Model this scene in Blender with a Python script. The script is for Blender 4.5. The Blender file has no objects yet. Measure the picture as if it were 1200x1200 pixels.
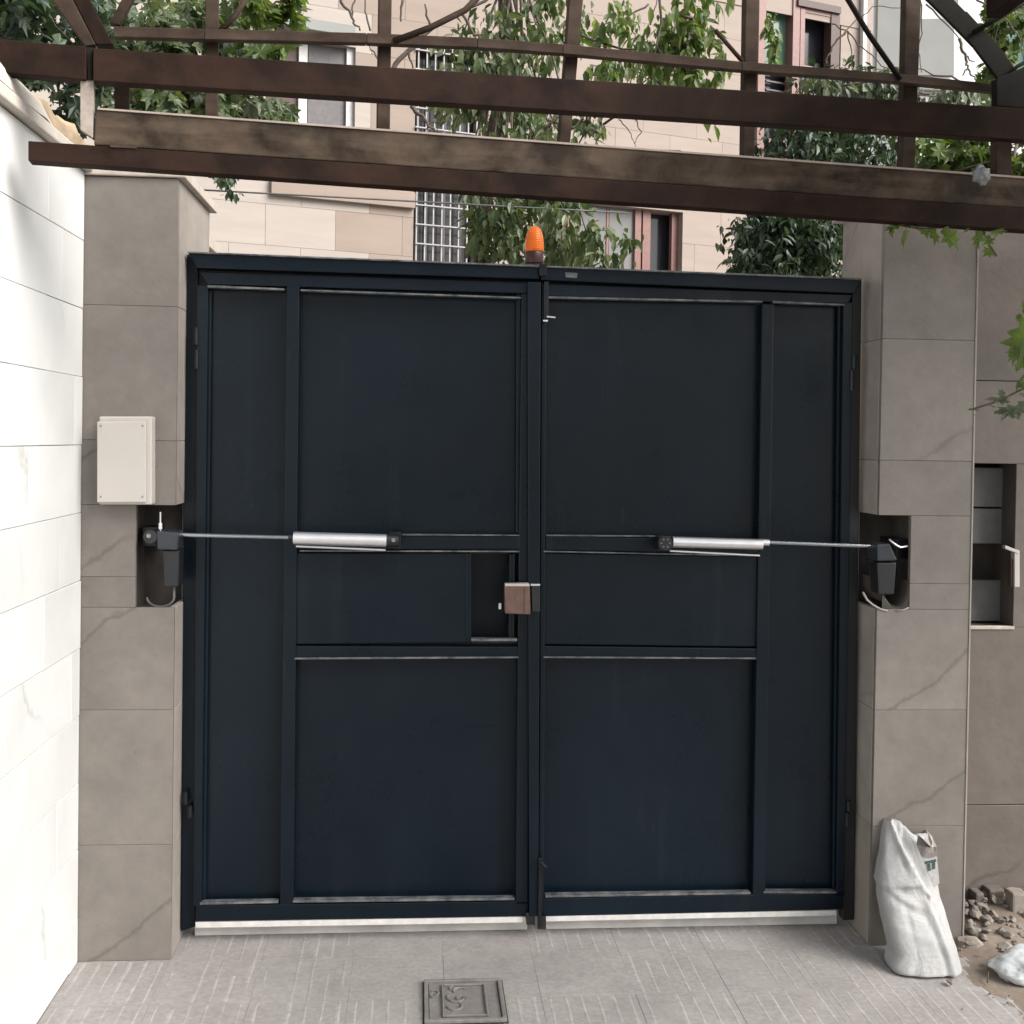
import bpy, bmesh, math, random
import numpy as np
from mathutils import Vector, Matrix, noise
random.seed(7); rng = np.random.default_rng(7)
S = bpy.context.scene; COL = S.collection

# ------------------------------------------------------------------ camera
FPX, PPX, PPY = 1374.5, 600.0, 537.8          # focal length and principal point in pixels of the 1200 px photograph
YAW, PITCH, ROLL = 0.0803, -0.0165, 0.0153
CAM = Vector((0.788, -4.082, 1.74))
_cy, _sy, _cp, _sp = math.cos(YAW), math.sin(YAW), math.cos(PITCH), math.sin(PITCH)
FW = Vector((_sy*_cp, _cy*_cp, _sp)); RT0 = Vector((_cy, -_sy, 0)); UP0 = RT0.cross(FW)
RT = RT0*math.cos(ROLL) + UP0*math.sin(ROLL); UPV = -RT0*math.sin(ROLL) + UP0*math.cos(ROLL)
cd = bpy.data.cameras.new('camera'); cam = bpy.data.objects.new('camera', cd); COL.objects.link(cam)
m3 = Matrix((RT, UPV, -FW)).transposed(); m4 = m3.to_4x4(); m4.translation = CAM; cam.matrix_world = m4
cd.sensor_width = 36; cd.sensor_fit = 'HORIZONTAL'; cd.lens = FPX/1200*36
cd.shift_y = -(600-PPY)/1200; cd.clip_start = 0.05; cd.clip_end = 500
S.camera = cam

# ------------------------------------------------------------------ sky, sun, exposure
SUN_EL, SUN_AZ = math.radians(40), math.radians(125)     # azimuth clockwise from +Y
w = bpy.data.worlds.new('World'); S.world = w; w.use_nodes = True
nt = w.node_tree; nt.nodes.clear()
sk = nt.nodes.new('ShaderNodeTexSky'); sk.sky_type = 'NISHITA'; sk.sun_disc = False
sk.sun_elevation = SUN_EL; sk.sun_rotation = SUN_AZ; sk.dust_density = 3.0; sk.air_density = 1.0
hs = nt.nodes.new('ShaderNodeHueSaturation'); hs.inputs['Saturation'].default_value = 0.30
bg = nt.nodes.new('ShaderNodeBackground'); bg.inputs['Strength'].default_value = 0.085
wo = nt.nodes.new('ShaderNodeOutputWorld')
nt.links.new(sk.outputs[0], hs.inputs['Color']); nt.links.new(hs.outputs[0], bg.inputs[0]); nt.links.new(bg.outputs[0], wo.inputs[0])
sd = bpy.data.lights.new('sun', 'SUN'); sd.energy = 2.5; sd.angle = math.radians(42); sd.color = (1.0, 0.955, 0.90)
so = bpy.data.objects.new('sun', sd); COL.objects.link(so)
sdir = Vector((math.sin(SUN_AZ)*math.cos(SUN_EL), math.cos(SUN_AZ)*math.cos(SUN_EL), math.sin(SUN_EL)))
so.rotation_euler = sdir.to_track_quat('Z', 'Y').to_euler()
S.view_settings.view_transform = 'Standard'; S.view_settings.look = 'None'
S.view_settings.exposure = 1.25; S.view_settings.gamma = 1.0; S.view_settings.use_curve_mapping = False
S.render.engine = 'CYCLES'
S.cycles.max_bounces = 6; S.cycles.transparent_max_bounces = 8

# ------------------------------------------------------------------ pixel -> place helpers
def ray(px, py): return FW + RT*((px-PPX)/FPX) - UPV*((py-PPY)/FPX)
def onP(px, py, P0, n):
    d = ray(px, py); n = Vector(n); return CAM + d*((Vector(P0)-CAM).dot(n)/d.dot(n))
def oY(px, py, Y): return onP(px, py, (0, Y, 0), (0, 1, 0))
def oX(px, py, X): return onP(px, py, (X, 0, 0), (1, 0, 0))
def oZ(px, py, Z=0.0): return onP(px, py, (0, 0, Z), (0, 0, 1))

# ------------------------------------------------------------------ object helpers
ORG = {}
def link(name, data, centre, parent=None):
    o = bpy.data.objects.new(name, data); COL.objects.link(o)
    centre = Vector(centre); ORG[o.name] = centre
    if parent is not None:
        o.parent = parent; o.location = centre - ORG[parent.name]
    else: o.location = centre
    return o
def tag(o, label=None, cat=None, group=None, kind=None):
    if label: o['label'] = label
    if cat: o['category'] = cat
    if group: o['group'] = group
    if kind: o['kind'] = kind
    return o
def thing(name, loc, label, cat, group=None): return tag(link(name, None, loc), label, cat, group)
def struct(o): o['kind'] = 'structure'; return o
def from_arrays(name, V, F, mat, parent=None, smooth=False):
    V = np.asarray(V, float); lo, hi = V.min(0), V.max(0); c = (lo+hi)/2
    if parent is None: c[2] = lo[2]
    me = bpy.data.meshes.new(name); me.from_pydata((V-c).tolist(), [], [list(map(int, f)) for f in F]); me.update()
    if smooth: me.polygons.foreach_set('use_smooth', [True]*len(me.polygons))
    if mat: me.materials.append(mat)
    return link(name, me, c, parent)
def from_bm(name, bm, mat, parent=None, smooth=False, angle=None):
    bmesh.ops.recalc_face_normals(bm, faces=bm.faces)
    V = np.array([v.co[:] for v in bm.verts]); lo, hi = V.min(0), V.max(0); c = (lo+hi)/2
    if parent is None: c[2] = lo[2]
    for v in bm.verts: v.co -= Vector(c)
    me = bpy.data.meshes.new(name); bm.to_mesh(me); bm.free()
    if smooth: me.polygons.foreach_set('use_smooth', [True]*len(me.polygons))
    if smooth and angle: me.set_sharp_from_angle(angle=math.radians(angle))
    me.materials.append(mat); return link(name, me, c, parent)
def bm_hexa(bm, c, bevel=0, seg=1):        # c: 4 front corners (tl,tr,br,bl) then 4 back corners
    vs = [bm.verts.new(Vector(p)) for p in c]
    fs = [bm.faces.new([vs[i] for i in f]) for f in ((0,3,2,1),(4,5,6,7),(0,1,5,4),(1,2,6,5),(2,3,7,6),(3,0,4,7))]
    if bevel: bmesh.ops.bevel(bm, geom=list({e for f in fs for e in f.edges}), offset=bevel, segments=seg, affect='EDGES', profile=.6)
def hexa(name, c, mat, parent=None, bevel=0, seg=1):
    bm = bmesh.new(); bm_hexa(bm, c, bevel, seg); return from_bm(name, bm, mat, parent)
_cache = {}
def box(name, lo, hi, mat, parent=None, bevel=0.0, seg=1):
    lo = Vector(lo); hi = Vector(hi); d = hi-lo; key = (round(d.x, 4), round(d.y, 4), round(d.z, 4), mat.name, bevel, seg)
    if key not in _cache:
        bm = bmesh.new(); x, y, z = d/2
        bm_hexa(bm, [(-x,-y,z),(x,-y,z),(x,-y,-z),(-x,-y,-z),(-x,y,z),(x,y,z),(x,y,-z),(-x,y,-z)], bevel, seg)
        bmesh.ops.recalc_face_normals(bm, faces=bm.faces)
        me = bpy.data.meshes.new(name); bm.to_mesh(me); bm.free(); me.materials.append(mat); _cache[key] = me
    return link(name, _cache[key], (lo+hi)/2, parent)
def slab(name, quad, Y, th, mat, parent, bevel=0.003, seg=2):       # quad of photo pixels on the plane Y, running back by th
    f = [oY(x, y, Y) for x, y in quad]; b = [p+Vector((0, th, 0)) for p in f]
    return hexa(name, f+b, mat, parent, bevel, seg)
def rect(a, b, c, d): return [(a, b), (c, b), (c, d), (a, d)]
def tube_arrays(pts, rad, n=8, cap=True):
    pts = [Vector(p) for p in pts]; k = len(pts)
    if not hasattr(rad, '__len__'): rad = [rad]*k
    V = []; F = []; up = None
    for i, p in enumerate(pts):
        t = (pts[min(i+1, k-1)]-pts[max(i-1, 0)]).normalized()
        if up is None: up = Vector((0, 0, 1)) if abs(t.z) < .9 else Vector((1, 0, 0))
        a = t.cross(up).normalized(); b = t.cross(a).normalized(); up = a.cross(t)
        for j in range(n):
            th = 2*math.pi*j/n; V.append(p+(a*math.cos(th)+b*math.sin(th))*rad[i])
    for i in range(k-1):
        for j in range(n): F.append((i*n+j, i*n+(j+1) % n, (i+1)*n+(j+1) % n, (i+1)*n+j))
    if cap: F.append(tuple(range(n))[::-1]); F.append(tuple((k-1)*n+j for j in range(n)))
    return V, F
def tube(name, pts, rad, mat, parent=None, n=12):
    V, F = tube_arrays(pts, rad, n); o = from_arrays(name, [v[:] for v in V], F, mat, parent)
    o.data.polygons.foreach_set('use_smooth', [len(p.vertices) == 4 for p in o.data.polygons]); o.data.set_sharp_from_angle(angle=math.radians(50)); return o
def tubes(name, lists, mat, parent=None, n=5):
    V = []; F = []
    for pts, rad in lists:
        v, f = tube_arrays(pts, rad, n); b = len(V); V += v; F += [tuple(i+b for i in q) for q in f]
    return from_arrays(name, [v[:] for v in V], F, mat, parent, True)
def lathe(name, base, prof, mat, parent=None, n=24, axis=None):
    V = []; F = []
    for r, z in prof:
        for j in range(n):
            t = 2*math.pi*j/n; V.append((base[0]+r*math.cos(t), base[1]+r*math.sin(t), base[2]+z))
    k = len(prof)
    for i in range(k-1):
        for j in range(n): F.append((i*n+j, i*n+(j+1) % n, (i+1)*n+(j+1) % n, (i+1)*n+j))
    F.append(tuple(range(n))[::-1]); F.append(tuple((k-1)*n+j for j in range(n)))
    return from_arrays(name, V, F, mat, parent, True)

# ------------------------------------------------------------------ materials
class MT:
    def __init__(s, name):
        s.m = bpy.data.materials.new(name); s.m.use_nodes = True; s.t = s.m.node_tree
        s.b = s.t.nodes['Principled BSDF']; s.co = None
    def n(s, typ, **kw):
        o = s.t.nodes.new('ShaderNode'+typ)
        for k, v in kw.items():
            if k in ('ins',):
                for kk, vv in v.items(): o.inputs[kk].default_value = vv
            else: setattr(o, k, v)
        return o
    def l(s, a, b): s.t.links.new(a, b)
    def coord(s, rand=True, scale=(1, 1, 1), rot=(0, 0, 0)):
        tc = s.n('TexCoord'); mp = s.n('Mapping'); mp.inputs['Scale'].default_value = scale; mp.inputs['Rotation'].default_value = rot
        s.l(tc.outputs['Object'], mp.inputs[0])
        if rand:
            oi = s.n('ObjectInfo'); mu = s.n('Math', operation='MULTIPLY'); mu.inputs[1].default_value = 37
            s.l(oi.outputs['Random'], mu.inputs[0]); cb = s.n('CombineXYZ')
            for i in range(3): s.l(mu.outputs[0], cb.inputs[i])
            ad = s.n('VectorMath', operation='ADD'); s.l(mp.outputs[0], ad.inputs[0]); s.l(cb.outputs[0], ad.inputs[1]); return ad.outputs[0]
        return mp.outputs[0]
    def noise(s, co, scale, detail=5, rough=.55, dist=0):
        o = s.n('TexNoise', ins={'Scale': scale, 'Detail': detail, 'Roughness': rough, 'Distortion': dist}); s.l(co, o.inputs['Vector']); return o.outputs[0]
    def ramp(s, f, stops, interp='LINEAR'):
        o = s.n('ValToRGB'); o.color_ramp.interpolation = interp; e = o.color_ramp.elements
        while len(e) < len(stops): e.new(.5)
        for i, (p, c) in enumerate(stops): e[i].position = p; e[i].color = (*c, 1) if len(c) == 3 else c
        s.l(f, o.inputs[0]); return o.outputs[0]
    def mix(s, f, a, b, mode='MIX'):
        o = s.n('MixRGB', blend_type=mode)
        for i, x in enumerate((f, a, b)):
            if isinstance(x, (int, float)): o.inputs[i].default_value = x
            elif isinstance(x, tuple): o.inputs[i].default_value = (*x, 1)
            else: s.l(x, o.inputs[i])
        return o.outputs[0]
    def math(s, op, a, b=0.0):
        o = s.n('Math', operation=op)
        for i, x in enumerate((a, b)):
            if isinstance(x, (int, float)): o.inputs[i].default_value = x
            else: s.l(x, o.inputs[i])
        return o.outputs[0]
    def bump(s, h, st, dist=.01):
        o = s.n('Bump', ins={'Strength': st, 'Distance': dist}); s.l(h, o.inputs['Height']); s.l(o.outputs[0], s.b.inputs['Normal'])
    def col(s, c):
        if isinstance(c, tuple): s.b.inputs['Base Color'].default_value = (*c, 1)
        else: s.l(c, s.b.inputs['Base Color'])
    def set(s, **k):
        for a, v in k.items(): s.b.inputs[a.replace('_', ' ')].default_value = v
def rnd_tint(M, c, amt):        # small lightness change from one piece to the next
    oi = M.n('ObjectInfo'); hv = M.n('HueSaturation'); v = M.math('ADD', M.math('MULTIPLY', oi.outputs['Random'], amt), 1-amt/2)
    M.l(v, hv.inputs['Value']); M.l(c, hv.inputs['Color']); return hv.outputs[0]
def simple(name, c, rough=.6, metal=0, var=.15, sc=20, bump=0.0, bsc=60, rand=False):
    M = MT(name); co = M.coord(rand)
    n = M.noise(co, sc); hi = tuple(min(1, x*(1+var)) for x in c); lo = tuple(x*(1-var) for x in c)
    M.col(M.ramp(n, [(.3, lo), (.7, hi)])); M.set(Roughness=rough, Metallic=metal)
    if bump: M.bump(M.noise(co, bsc, 6), bump, .005)
    return M.m
def vein_mask(M, co, ang, scale, width, amt=.25):      # thin dark lines running along one diagonal
    mp = M.n('Mapping'); mp.inputs['Rotation'].default_value = ang; M.l(co, mp.inputs[0])
    nz = M.n('TexNoise', ins={'Scale': 3.2, 'Detail': 6, 'Roughness': .6}); M.l(co, nz.inputs['Vector'])
    sx = M.n('SeparateXYZ'); M.l(mp.outputs[0], sx.inputs[0])
    v = M.math('ADD', M.math('MULTIPLY', sx.outputs[2], scale), M.math('MULTIPLY', nz.outputs[0], amt))
    fr = M.math('ABSOLUTE', M.math('SUBTRACT', M.math('FRACT', v), .5))
    mr = M.n('MapRange', ins={'From Min': 0.0, 'From Max': width, 'To Min': 1.0, 'To Max': 0.0}); M.l(fr, mr.inputs[0]); return mr.outputs[0]
def pillar_stone(name, base, ang):
    M = MT(name); co = M.coord(True)
    n1 = M.noise(co, 2.2, 6, .6, .4); n2 = M.noise(co, 14, 6, .65)
    b = Vector(base); lo = tuple(b*.74); mi = tuple(b); hi = tuple(b*1.2)
    c = M.ramp(n1, [(.28, lo), (.5, mi), (.72, hi)]); c = M.mix(.45, c, M.ramp(n2, [(.3, lo), (.7, hi)]))
    v = vein_mask(M, co, ang, .85, .010, .16); gate = M.ramp(M.noise(co, 1.7, 2), [(.36, (0, 0, 0)), (.48, (1, 1, 1))])
    c = M.mix(M.math('MULTIPLY', M.math('MULTIPLY', v, gate), .6), c, tuple(b*.45))
    v2 = vein_mask(M, co, (ang[0], -ang[1]*1.1, 0), 3.3, .010, .5)
    c = M.mix(M.math('MULTIPLY', v2, .14), c, tuple(b*1.5))
    sp = M.ramp(M.noise(co, 45, 3), [(.66, (0, 0, 0)), (.74, (1, 1, 1))]); c = M.mix(M.math('MULTIPLY', sp, .35), c, tuple(b*.5)); ps_ = M.n('NewGeometry').outputs['Position']; bl = M.ramp(M.noise(ps_, 1.6, 7, .68), [(.42, (0, 0, 0)), (.66, (1, 1, 1))]); c = M.mix(M.math('MULTIPLY', bl, .42), c, tuple(b*.55))
    M.col(rnd_tint(M, c, .16)); M.set(Roughness=.55); M.bump(M.noise(co, 30, 7), .3, .004); return M.m
m_pil = pillar_stone('grey_beige_marble', (.180, .162, .145), (0, .62, 0))
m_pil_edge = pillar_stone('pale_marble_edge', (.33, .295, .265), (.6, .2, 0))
m_cap = simple('cap_stone', (.44, .39, .34), .7, var=.15, bump=.2)
def white_marble():
    M = MT('white_marble'); co = M.coord(True)
    c = M.ramp(M.noise(co, 1.6, 6, .6, .6), [(.3, (.64, .65, .64)), (.65, (.75, .76, .75))])
    v = vein_mask(M, co, (.9, 0, 0), 1.3, .03, .7); gt = M.ramp(M.noise(co, 1.2, 2), [(.45, (0, 0, 0)), (.62, (1, 1, 1))])
    c = M.mix(M.math('MULTIPLY', M.math('MULTIPLY', v, gt), .55), c, (.36, .355, .34))
    M.col(rnd_tint(M, c, .06)); M.set(Roughness=.4); M.bump(M.noise(co, 9, 4), .08, .004); return M.m
m_white = white_marble()
m_grout = simple('grey_grout', (.50, .495, .48), .9, var=.2)
def paint():
    M = MT('navy_gate_paint'); co = M.coord(True); ps = M.n('NewGeometry').outputs['Position']
    n = M.noise(ps, 1.1, 7, .62, .5); c = M.ramp(n, [(.32, (.0016, .0058, .0098)), (.5, (.0022, .0070, .0124)), (.68, (.0036, .0092, .0160))])
    mp = M.n('Mapping'); mp.inputs['Scale'].default_value = (16, 16, .9); M.l(ps, mp.inputs[0])
    s2 = M.ramp(M.noise(mp.outputs[0], 1.0, 7, .72), [(.54, (0, 0, 0)), (.74, (1, 1, 1))]); sm = M.ramp(M.noise(ps, 1.9, 3), [(.42, (0, 0, 0)), (.62, (1, 1, 1))])
    c = M.mix(M.math('MULTIPLY', M.math('MULTIPLY', s2, sm), .22), c, (.034, .044, .052))
    mp2 = M.n('Mapping'); mp2.inputs['Scale'].default_value = (60, 60, 7); mp2.inputs['Rotation'].default_value = (0, .35, 0); M.l(ps, mp2.inputs[0])
    sc = M.ramp(M.noise(mp2.outputs[0], 1.0, 2, .5), [(.735, (0, 0, 0)), (.755, (1, 1, 1))]); c = M.mix(M.math('MULTIPLY', sc, .10), c, (.07, .08, .085))
    sp = M.ramp(M.noise(ps, 150, 2), [(.70, (0, 0, 0)), (.77, (1, 1, 1))]); c = M.mix(M.math('MULTIPLY', sp, .16), c, (.10, .10, .095))
    M.col(c); M.l(M.ramp(M.noise(ps, 3, 6, .65), [(.3, (.22, .22, .22)), (.7, (.42, .42, .42))]), M.b.inputs['Roughness'])
    M.bump(M.noise(ps, 2.4, 4), .22, .02); M.set(Specular_IOR_Level=.24); return M.m
m_paint = paint()
def ledge_paint():          # the same paint, with dust and edge highlights painted in for the ledges
    M = MT('dusty_highlight_navy_paint'); co = M.coord(False)
    f = M.ramp(M.noise(co, 16, 6, .7), [(.35, (0, 0, 0)), (.65, (1, 1, 1))]); M.col(M.mix(f, (.02, .028, .038), (.17, .17, .17))); M.set(Roughness=.5); return M.m
m_ledge = ledge_paint()
m_black = simple('black_plastic', (.012, .013, .015), .38, var=.2)
m_blackm = simple('black_metal', (.02, .022, .026), .3, .6, var=.3)
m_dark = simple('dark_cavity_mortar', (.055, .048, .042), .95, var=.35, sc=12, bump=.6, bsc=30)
m_greyp = simple('blue_grey_plastic', (.026, .031, .040), .3, var=.1)
m_chrome = simple('steel_rod', (.34, .36, .39), .2, 1.0, var=.06)
m_alu = simple('aluminium_tube', (.78, .78, .80), .34, .85, var=.05)
m_boxp = simple('off_white_plastic', (.47, .44, .41), .45, var=.03, sc=5)
m_screw = simple('screw_steel', (.25, .24, .22), .4, .8)
m_lock = simple('brown_enamel', (.15, .092, .075), .35, .3, var=.18, sc=40)
m_thr = simple('pale_strip', (.58, .56, .53), .6, var=.2, sc=8, bump=.3, bsc=25, rand=True)
m_kick = simple('white_strip', (.60, .585, .565), .5, var=.12, sc=25)
m_cable = simple('cable_grey', (.10, .10, .10), .5)
def rust(name, a, b, dust=.25):
    M = MT(name); co = M.coord(False)
    c = M.ramp(M.noise(co, 4, 8, .7, .6), [(.36, a), (.62, b)])
    g = M.ramp(M.noise(M.coord(False, (1.5, 1.5, 9)), 2.2, 5), [(.45, (0, 0, 0)), (.65, (1, 1, 1))])
    c = M.mix(M.math('MULTIPLY', g, dust), c, (.14, .105, .078)); k = M.ramp(M.noise(co, 3.1, 5), [(.50, (0, 0, 0)), (.60, (1, 1, 1))])
    c = M.mix(M.math('MULTIPLY', k, .7), c, tuple(Vector(a)*.5)); M.col(c); M.set(Roughness=.7, Specular_IOR_Level=.12); M.bump(M.noise(co, 60, 5), .25, .003); return M.m
m_rust = rust('rusty_brown_paint', (.010, .0046, .0030), (.026, .0125, .0080), .03)
m_dusty = rust('dusty_rusty_steel', (.013, .008, .0055), (.070, .050, .035), .40)
m_rust2 = rust('weathered_lattice_steel', (.028, .017, .012), (.062, .043, .032), .2)
m_iron = rust('dark_iron', (.008, .007, .006), (.016, .014, .012), .0)
def leafm(name, cols, tr=.35):
    M = MT(name); g = M.n('NewGeometry'); c = M.ramp(g.outputs['Random Per Island'], [(i/(len(cols)-1)*.96, x) for i, x in enumerate(cols)])
    M.col(c); M.set(Roughness=.42); t = M.n('BsdfTranslucent'); mx = M.n('MixShader'); mx.inputs[0].default_value = tr
    M.l(M.mix(1.0, c, (1.3, 1.5, .5), 'MULTIPLY'), t.inputs[0]); M.l(M.b.outputs[0], mx.inputs[1]); M.l(t.outputs[0], mx.inputs[2])
    M.l(mx.outputs[0], M.t.nodes['Material Output'].inputs[0]); return M.m
m_lf_dark = leafm('dark_leaf', [(.014, .030, .015), (.034, .060, .030), (.075, .105, .062), (.022, .042, .022)], .25)
m_lf_mid = leafm('mid_leaf', [(.034, .056, .022), (.080, .112, .045), (.052, .082, .034), (.13, .16, .085), (.21, .23, .15)], .35)
m_lf_pale = leafm('pale_leaf', [(.065, .11, .030), (.13, .18, .050), (.06, .10, .03), (.20, .23, .10)], .4)
m_lf_grey = leafm('grey_green_leaf', [(.07, .095, .06), (.12, .145, .10), (.20, .215, .17)], .25)
m_bark = simple('bark', (.085, .065, .05), .85, var=.35, sc=30, bump=.5)
def facade(name, base):
    M = MT(name); co = M.coord(True); b = Vector(base)
    st = M.coord(True, (1, 1, 7)); c = M.ramp(M.noise(st, 1.2, 6, .6), [(.3, tuple(b*.92)), (.7, tuple(b*1.06))])
    M.col(rnd_tint(M, c, .05)); M.set(Roughness=.75); return M.m
m_fpink = facade('pink_travertine', (.315, .258, .222))
m_fcream = facade('cream_travertine', (.375, .33, .295))
m_ftan = facade('tan_travertine', (.28, .222, .186))
m_fgrout = simple('facade_joint', (.29, .238, .205), .9)
m_frame_w = simple('white_window_frame', (.55, .54, .53), .4)
m_frame_r = simple('red_brown_window_frame', (.20, .10, .085), .4)
m_frame_d = simple('dark_brown_frame', (.07, .04, .033), .5)
def glass(name, c):
    M = MT(name); M.col(c); M.set(Roughness=.12); return M.m
m_gl_dark = glass('dark_glass', (.028, .028, .034)); m_gl_grey = glass('grey_curtained_glass', (.16, .16, .155)); m_gl_green = glass('green_tint_reflection_glass', (.10, .19, .15))
m_gl_shut = simple('grey_shutter', (.11, .10, .105), .5)
m_wbar = simple('white_window_bar', (.34, .325, .32), .5)
m_render_w = simple('white_render', (.68, .68, .67), .8, var=.04, sc=2)
m_render_g = simple('grey_render', (.25, .26, .25), .8, var=.06, sc=2)
def concrete(name, a, b, sc=3, rt=.1):
    M = MT(name); co = M.coord(True)
    c = M.ramp(M.noise(co, sc, 8, .65), [(.3, a), (.7, b)]); d = M.ramp(M.noise(co, 60, 3), [(.3, (.85, .85, .85)), (.7, (1.1, 1.1, 1.1))])
    c = M.mix(1.0, c, d, 'MULTIPLY')
    g = M.n('NewGeometry'); s = M.ramp(M.noise(g.outputs['Position'], 2.6, 8, .7), [(.45, (0, 0, 0)), (.70, (1, 1, 1))])
    c = M.mix(M.math('MULTIPLY', s, .38), c, tuple(Vector(a)*.62)); s3 = M.ramp(M.noise(g.outputs['Position'], 5.5, 8, .7, .5), [(.5, (0, 0, 0)), (.68, (1, 1, 1))]); c = M.mix(M.math('MULTIPLY', s3, .35), c, tuple(Vector(b)*1.18))
    M.col(rnd_tint(M, c, rt)); M.set(Roughness=.85); M.bump(M.noise(co, 40, 8), .35, .004); return M.m
m_slab = concrete('concrete_slab', (.265, .248, .238), (.325, .306, .294), 4, .03)
m_joint = concrete('slab_joint', (.20, .187, .177), (.25, .235, .222))
m_rib = concrete('dusty_rib', (.275, .258, .246), (.385, .365, .35), 9)
m_dirt = concrete('sandy_dirt', (.165, .13, .104), (.23, .19, .155), 6)
m_stone = concrete('broken_concrete', (.17, .147, .125), (.29, .255, .222), 8, .4)
m_manhole = concrete('cast_cover_metal', (.14, .13, .123), (.22, .205, .195), 10)
m_rwall = pillar_stone('dusty_wall_stone', (.135, .115, .10), (0, .5, 0))
m_block = simple('pale_block', (.16, .16, .155), .8, var=.12, bump=.3, rand=True)
m_mortar = simple('tan_mortar', (.33, .25, .165), .95, var=.25, sc=14, bump=.8, bsc=25)
m_plaster = simple('white_plaster', (.55, .51, .45), .8, var=.08, bump=.2)
def sackm():
    M = MT('woven_white_plastic'); co = M.coord(False)
    wv = M.n('TexWave', ins={'Scale': 95.0, 'Distortion': .6}); wv.bands_direction = 'Z'; M.l(co, wv.inputs[0])
    c = M.ramp(M.noise(co, 5, 6), [(.3, (.36, .362, .36)), (.7, (.46, .462, .458))])
    dirt = M.ramp(M.noise(co, 9, 6), [(.5, (0, 0, 0)), (.75, (1, 1, 1))]); c = M.mix(M.math('MULTIPLY', dirt, .4), c, (.36, .34, .31))
    M.col(c); M.set(Roughness=.42); M.bump(M.mix(.10, M.noise(co, 11, 7, .62, 1.4), wv.outputs[0]), .9, .010); return M.m
m_sack = sackm()
m_sack_in = simple('sack_inside', (.30, .28, .26), .6, var=.2, bump=.5)
m_print = simple('dark_green_sack_print', (.045, .075, .07), .5, var=.5, sc=40)
m_bluebag = simple('pale_blue_white_plastic', (.44, .465, .475), .4, var=.08, bump=.4)
m_scrap = simple('grey_film', (.17, .18, .185), .4, var=.3, bump=.5)
def amberm():
    M = MT('amber_lens'); M.col((.85, .20, .03)); M.set(Roughness=.22, Transmission_Weight=.35, IOR=1.3)
    wv = M.n('TexWave', ins={'Scale': 40.0}); wv.bands_direction = 'Z'; M.l(M.coord(False), wv.inputs[0]); M.bump(wv.outputs[0], .3, .002); return M.m
m_amber = amberm()
m_base = simple('maroon_black_base', (.035, .012, .010), .4)

# ------------------------------------------------------------------ ground
gv = [(-60, -30, -.007), (60, -30, -.007), (60, 90, -.007), (-60, 90, -.007)]
struct(from_arrays('ground', gv, [(0, 1, 2, 3)], m_joint))
pav = struct(link('pavement', None, (1.2, -1, 0)))
T = .30; SL = {}
def slab_mesh(kind):
    if kind in SL: return SL[kind]
    bm = bmesh.new(); h = T/2-.0002
    bm_hexa(bm, [(-h,-h,0),(h,-h,0),(h,-h,-.028),(-h,-h,-.028),(-h,h,0),(h,h,0),(h,h,-.028),(-h,h,-.028)], .0004, 1)
    me = bpy.data.meshes.new('slab')
    if kind:
        r = random.Random(kind)
        for i in range(6):
            x = -h+.025+i*.05; y0 = -h+.004; y1 = h-.004
            if r.random() < .25: y0 += r.random()*.12
            if r.random() < .25: y1 -= r.random()*.12
            if r.random() < .08: continue
            w_ = .0045+.003*r.random(); k = 5; a = []
            for j in range(k+1):
                yy = y0+(y1-y0)*j/k; xx = x+r.uniform(-.0015, .0015)
                a.append([bm.verts.new((xx-w_, yy, 0)), bm.verts.new((xx, yy, .0010)), bm.verts.new((xx+w_, yy, 0))])
            for j in range(k):
                for q in range(2): bm.faces.new((a[j][q], a[j][q+1], a[j+1][q+1], a[j+1][q])).material_index = 1
    bmesh.ops.recalc_face_normals(bm, faces=bm.faces)
    bm.to_mesh(me); bm.free(); me.materials.append(m_slab); me.materials.append(m_rib); SL[kind] = me; return me
mhx = (.835, 1.085); 
for r_ in range(-6, 3):
    for c_ in range(-1, 11):
        x = -.304+T*(c_+.5)+.0; y = -.16+T*(r_+.5)
        if x > 2.95: continue
        if x < -.304 or (x-.15 < mhx[1] and x+.15 > mhx[0] and -.64 < y < -.35 and False): continue
        kind = random.choice([1, 2, 3, 4, 5, 6, 7, 8]) if (c_ in (1, 2, 6, 7, 0, 8) or r_ < -1) and r_ < 1 else random.choice([0, 0, 9])
        if r_ >= 1 : kind = 0
        o = link('slab', slab_mesh(kind), (x, y, random.uniform(-.0012, .0008)), pav)
        o.rotation_euler = (random.uniform(-.003, .003), random.uniform(-.003, .003), 0)
# dirt at the right
def dirt():
    nx, ny = 180, 200; V = []; F = []
    for j in range(ny+1):
        for i in range(nx+1):
            x = 2.42+2.6*i/nx; y = -3.0+3.15*j/ny
            e = min(1, max(0, (x-2.56-.10*noise.noise((y*3, 1.2, 0)))/.22)); h = -.0068+e*(.014+.010*noise.noise((x*6, y*6, 0))+.004*noise.noise((x*30, y*30, 2)))
            px = x-3.05; py = y-.02; h += e*.10*math.exp(-(px*px/.16+py*py/.035))
            V.append((x, y, h))
    for j in range(ny):
        for i in range(nx): a = j*(nx+1)+i; F.append((a, a+1, a+nx+2, a+nx+1))
    o = from_arrays('dirt', V, F, m_dirt, None, True); struct(o); return o
dirt_o = dirt()
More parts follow.
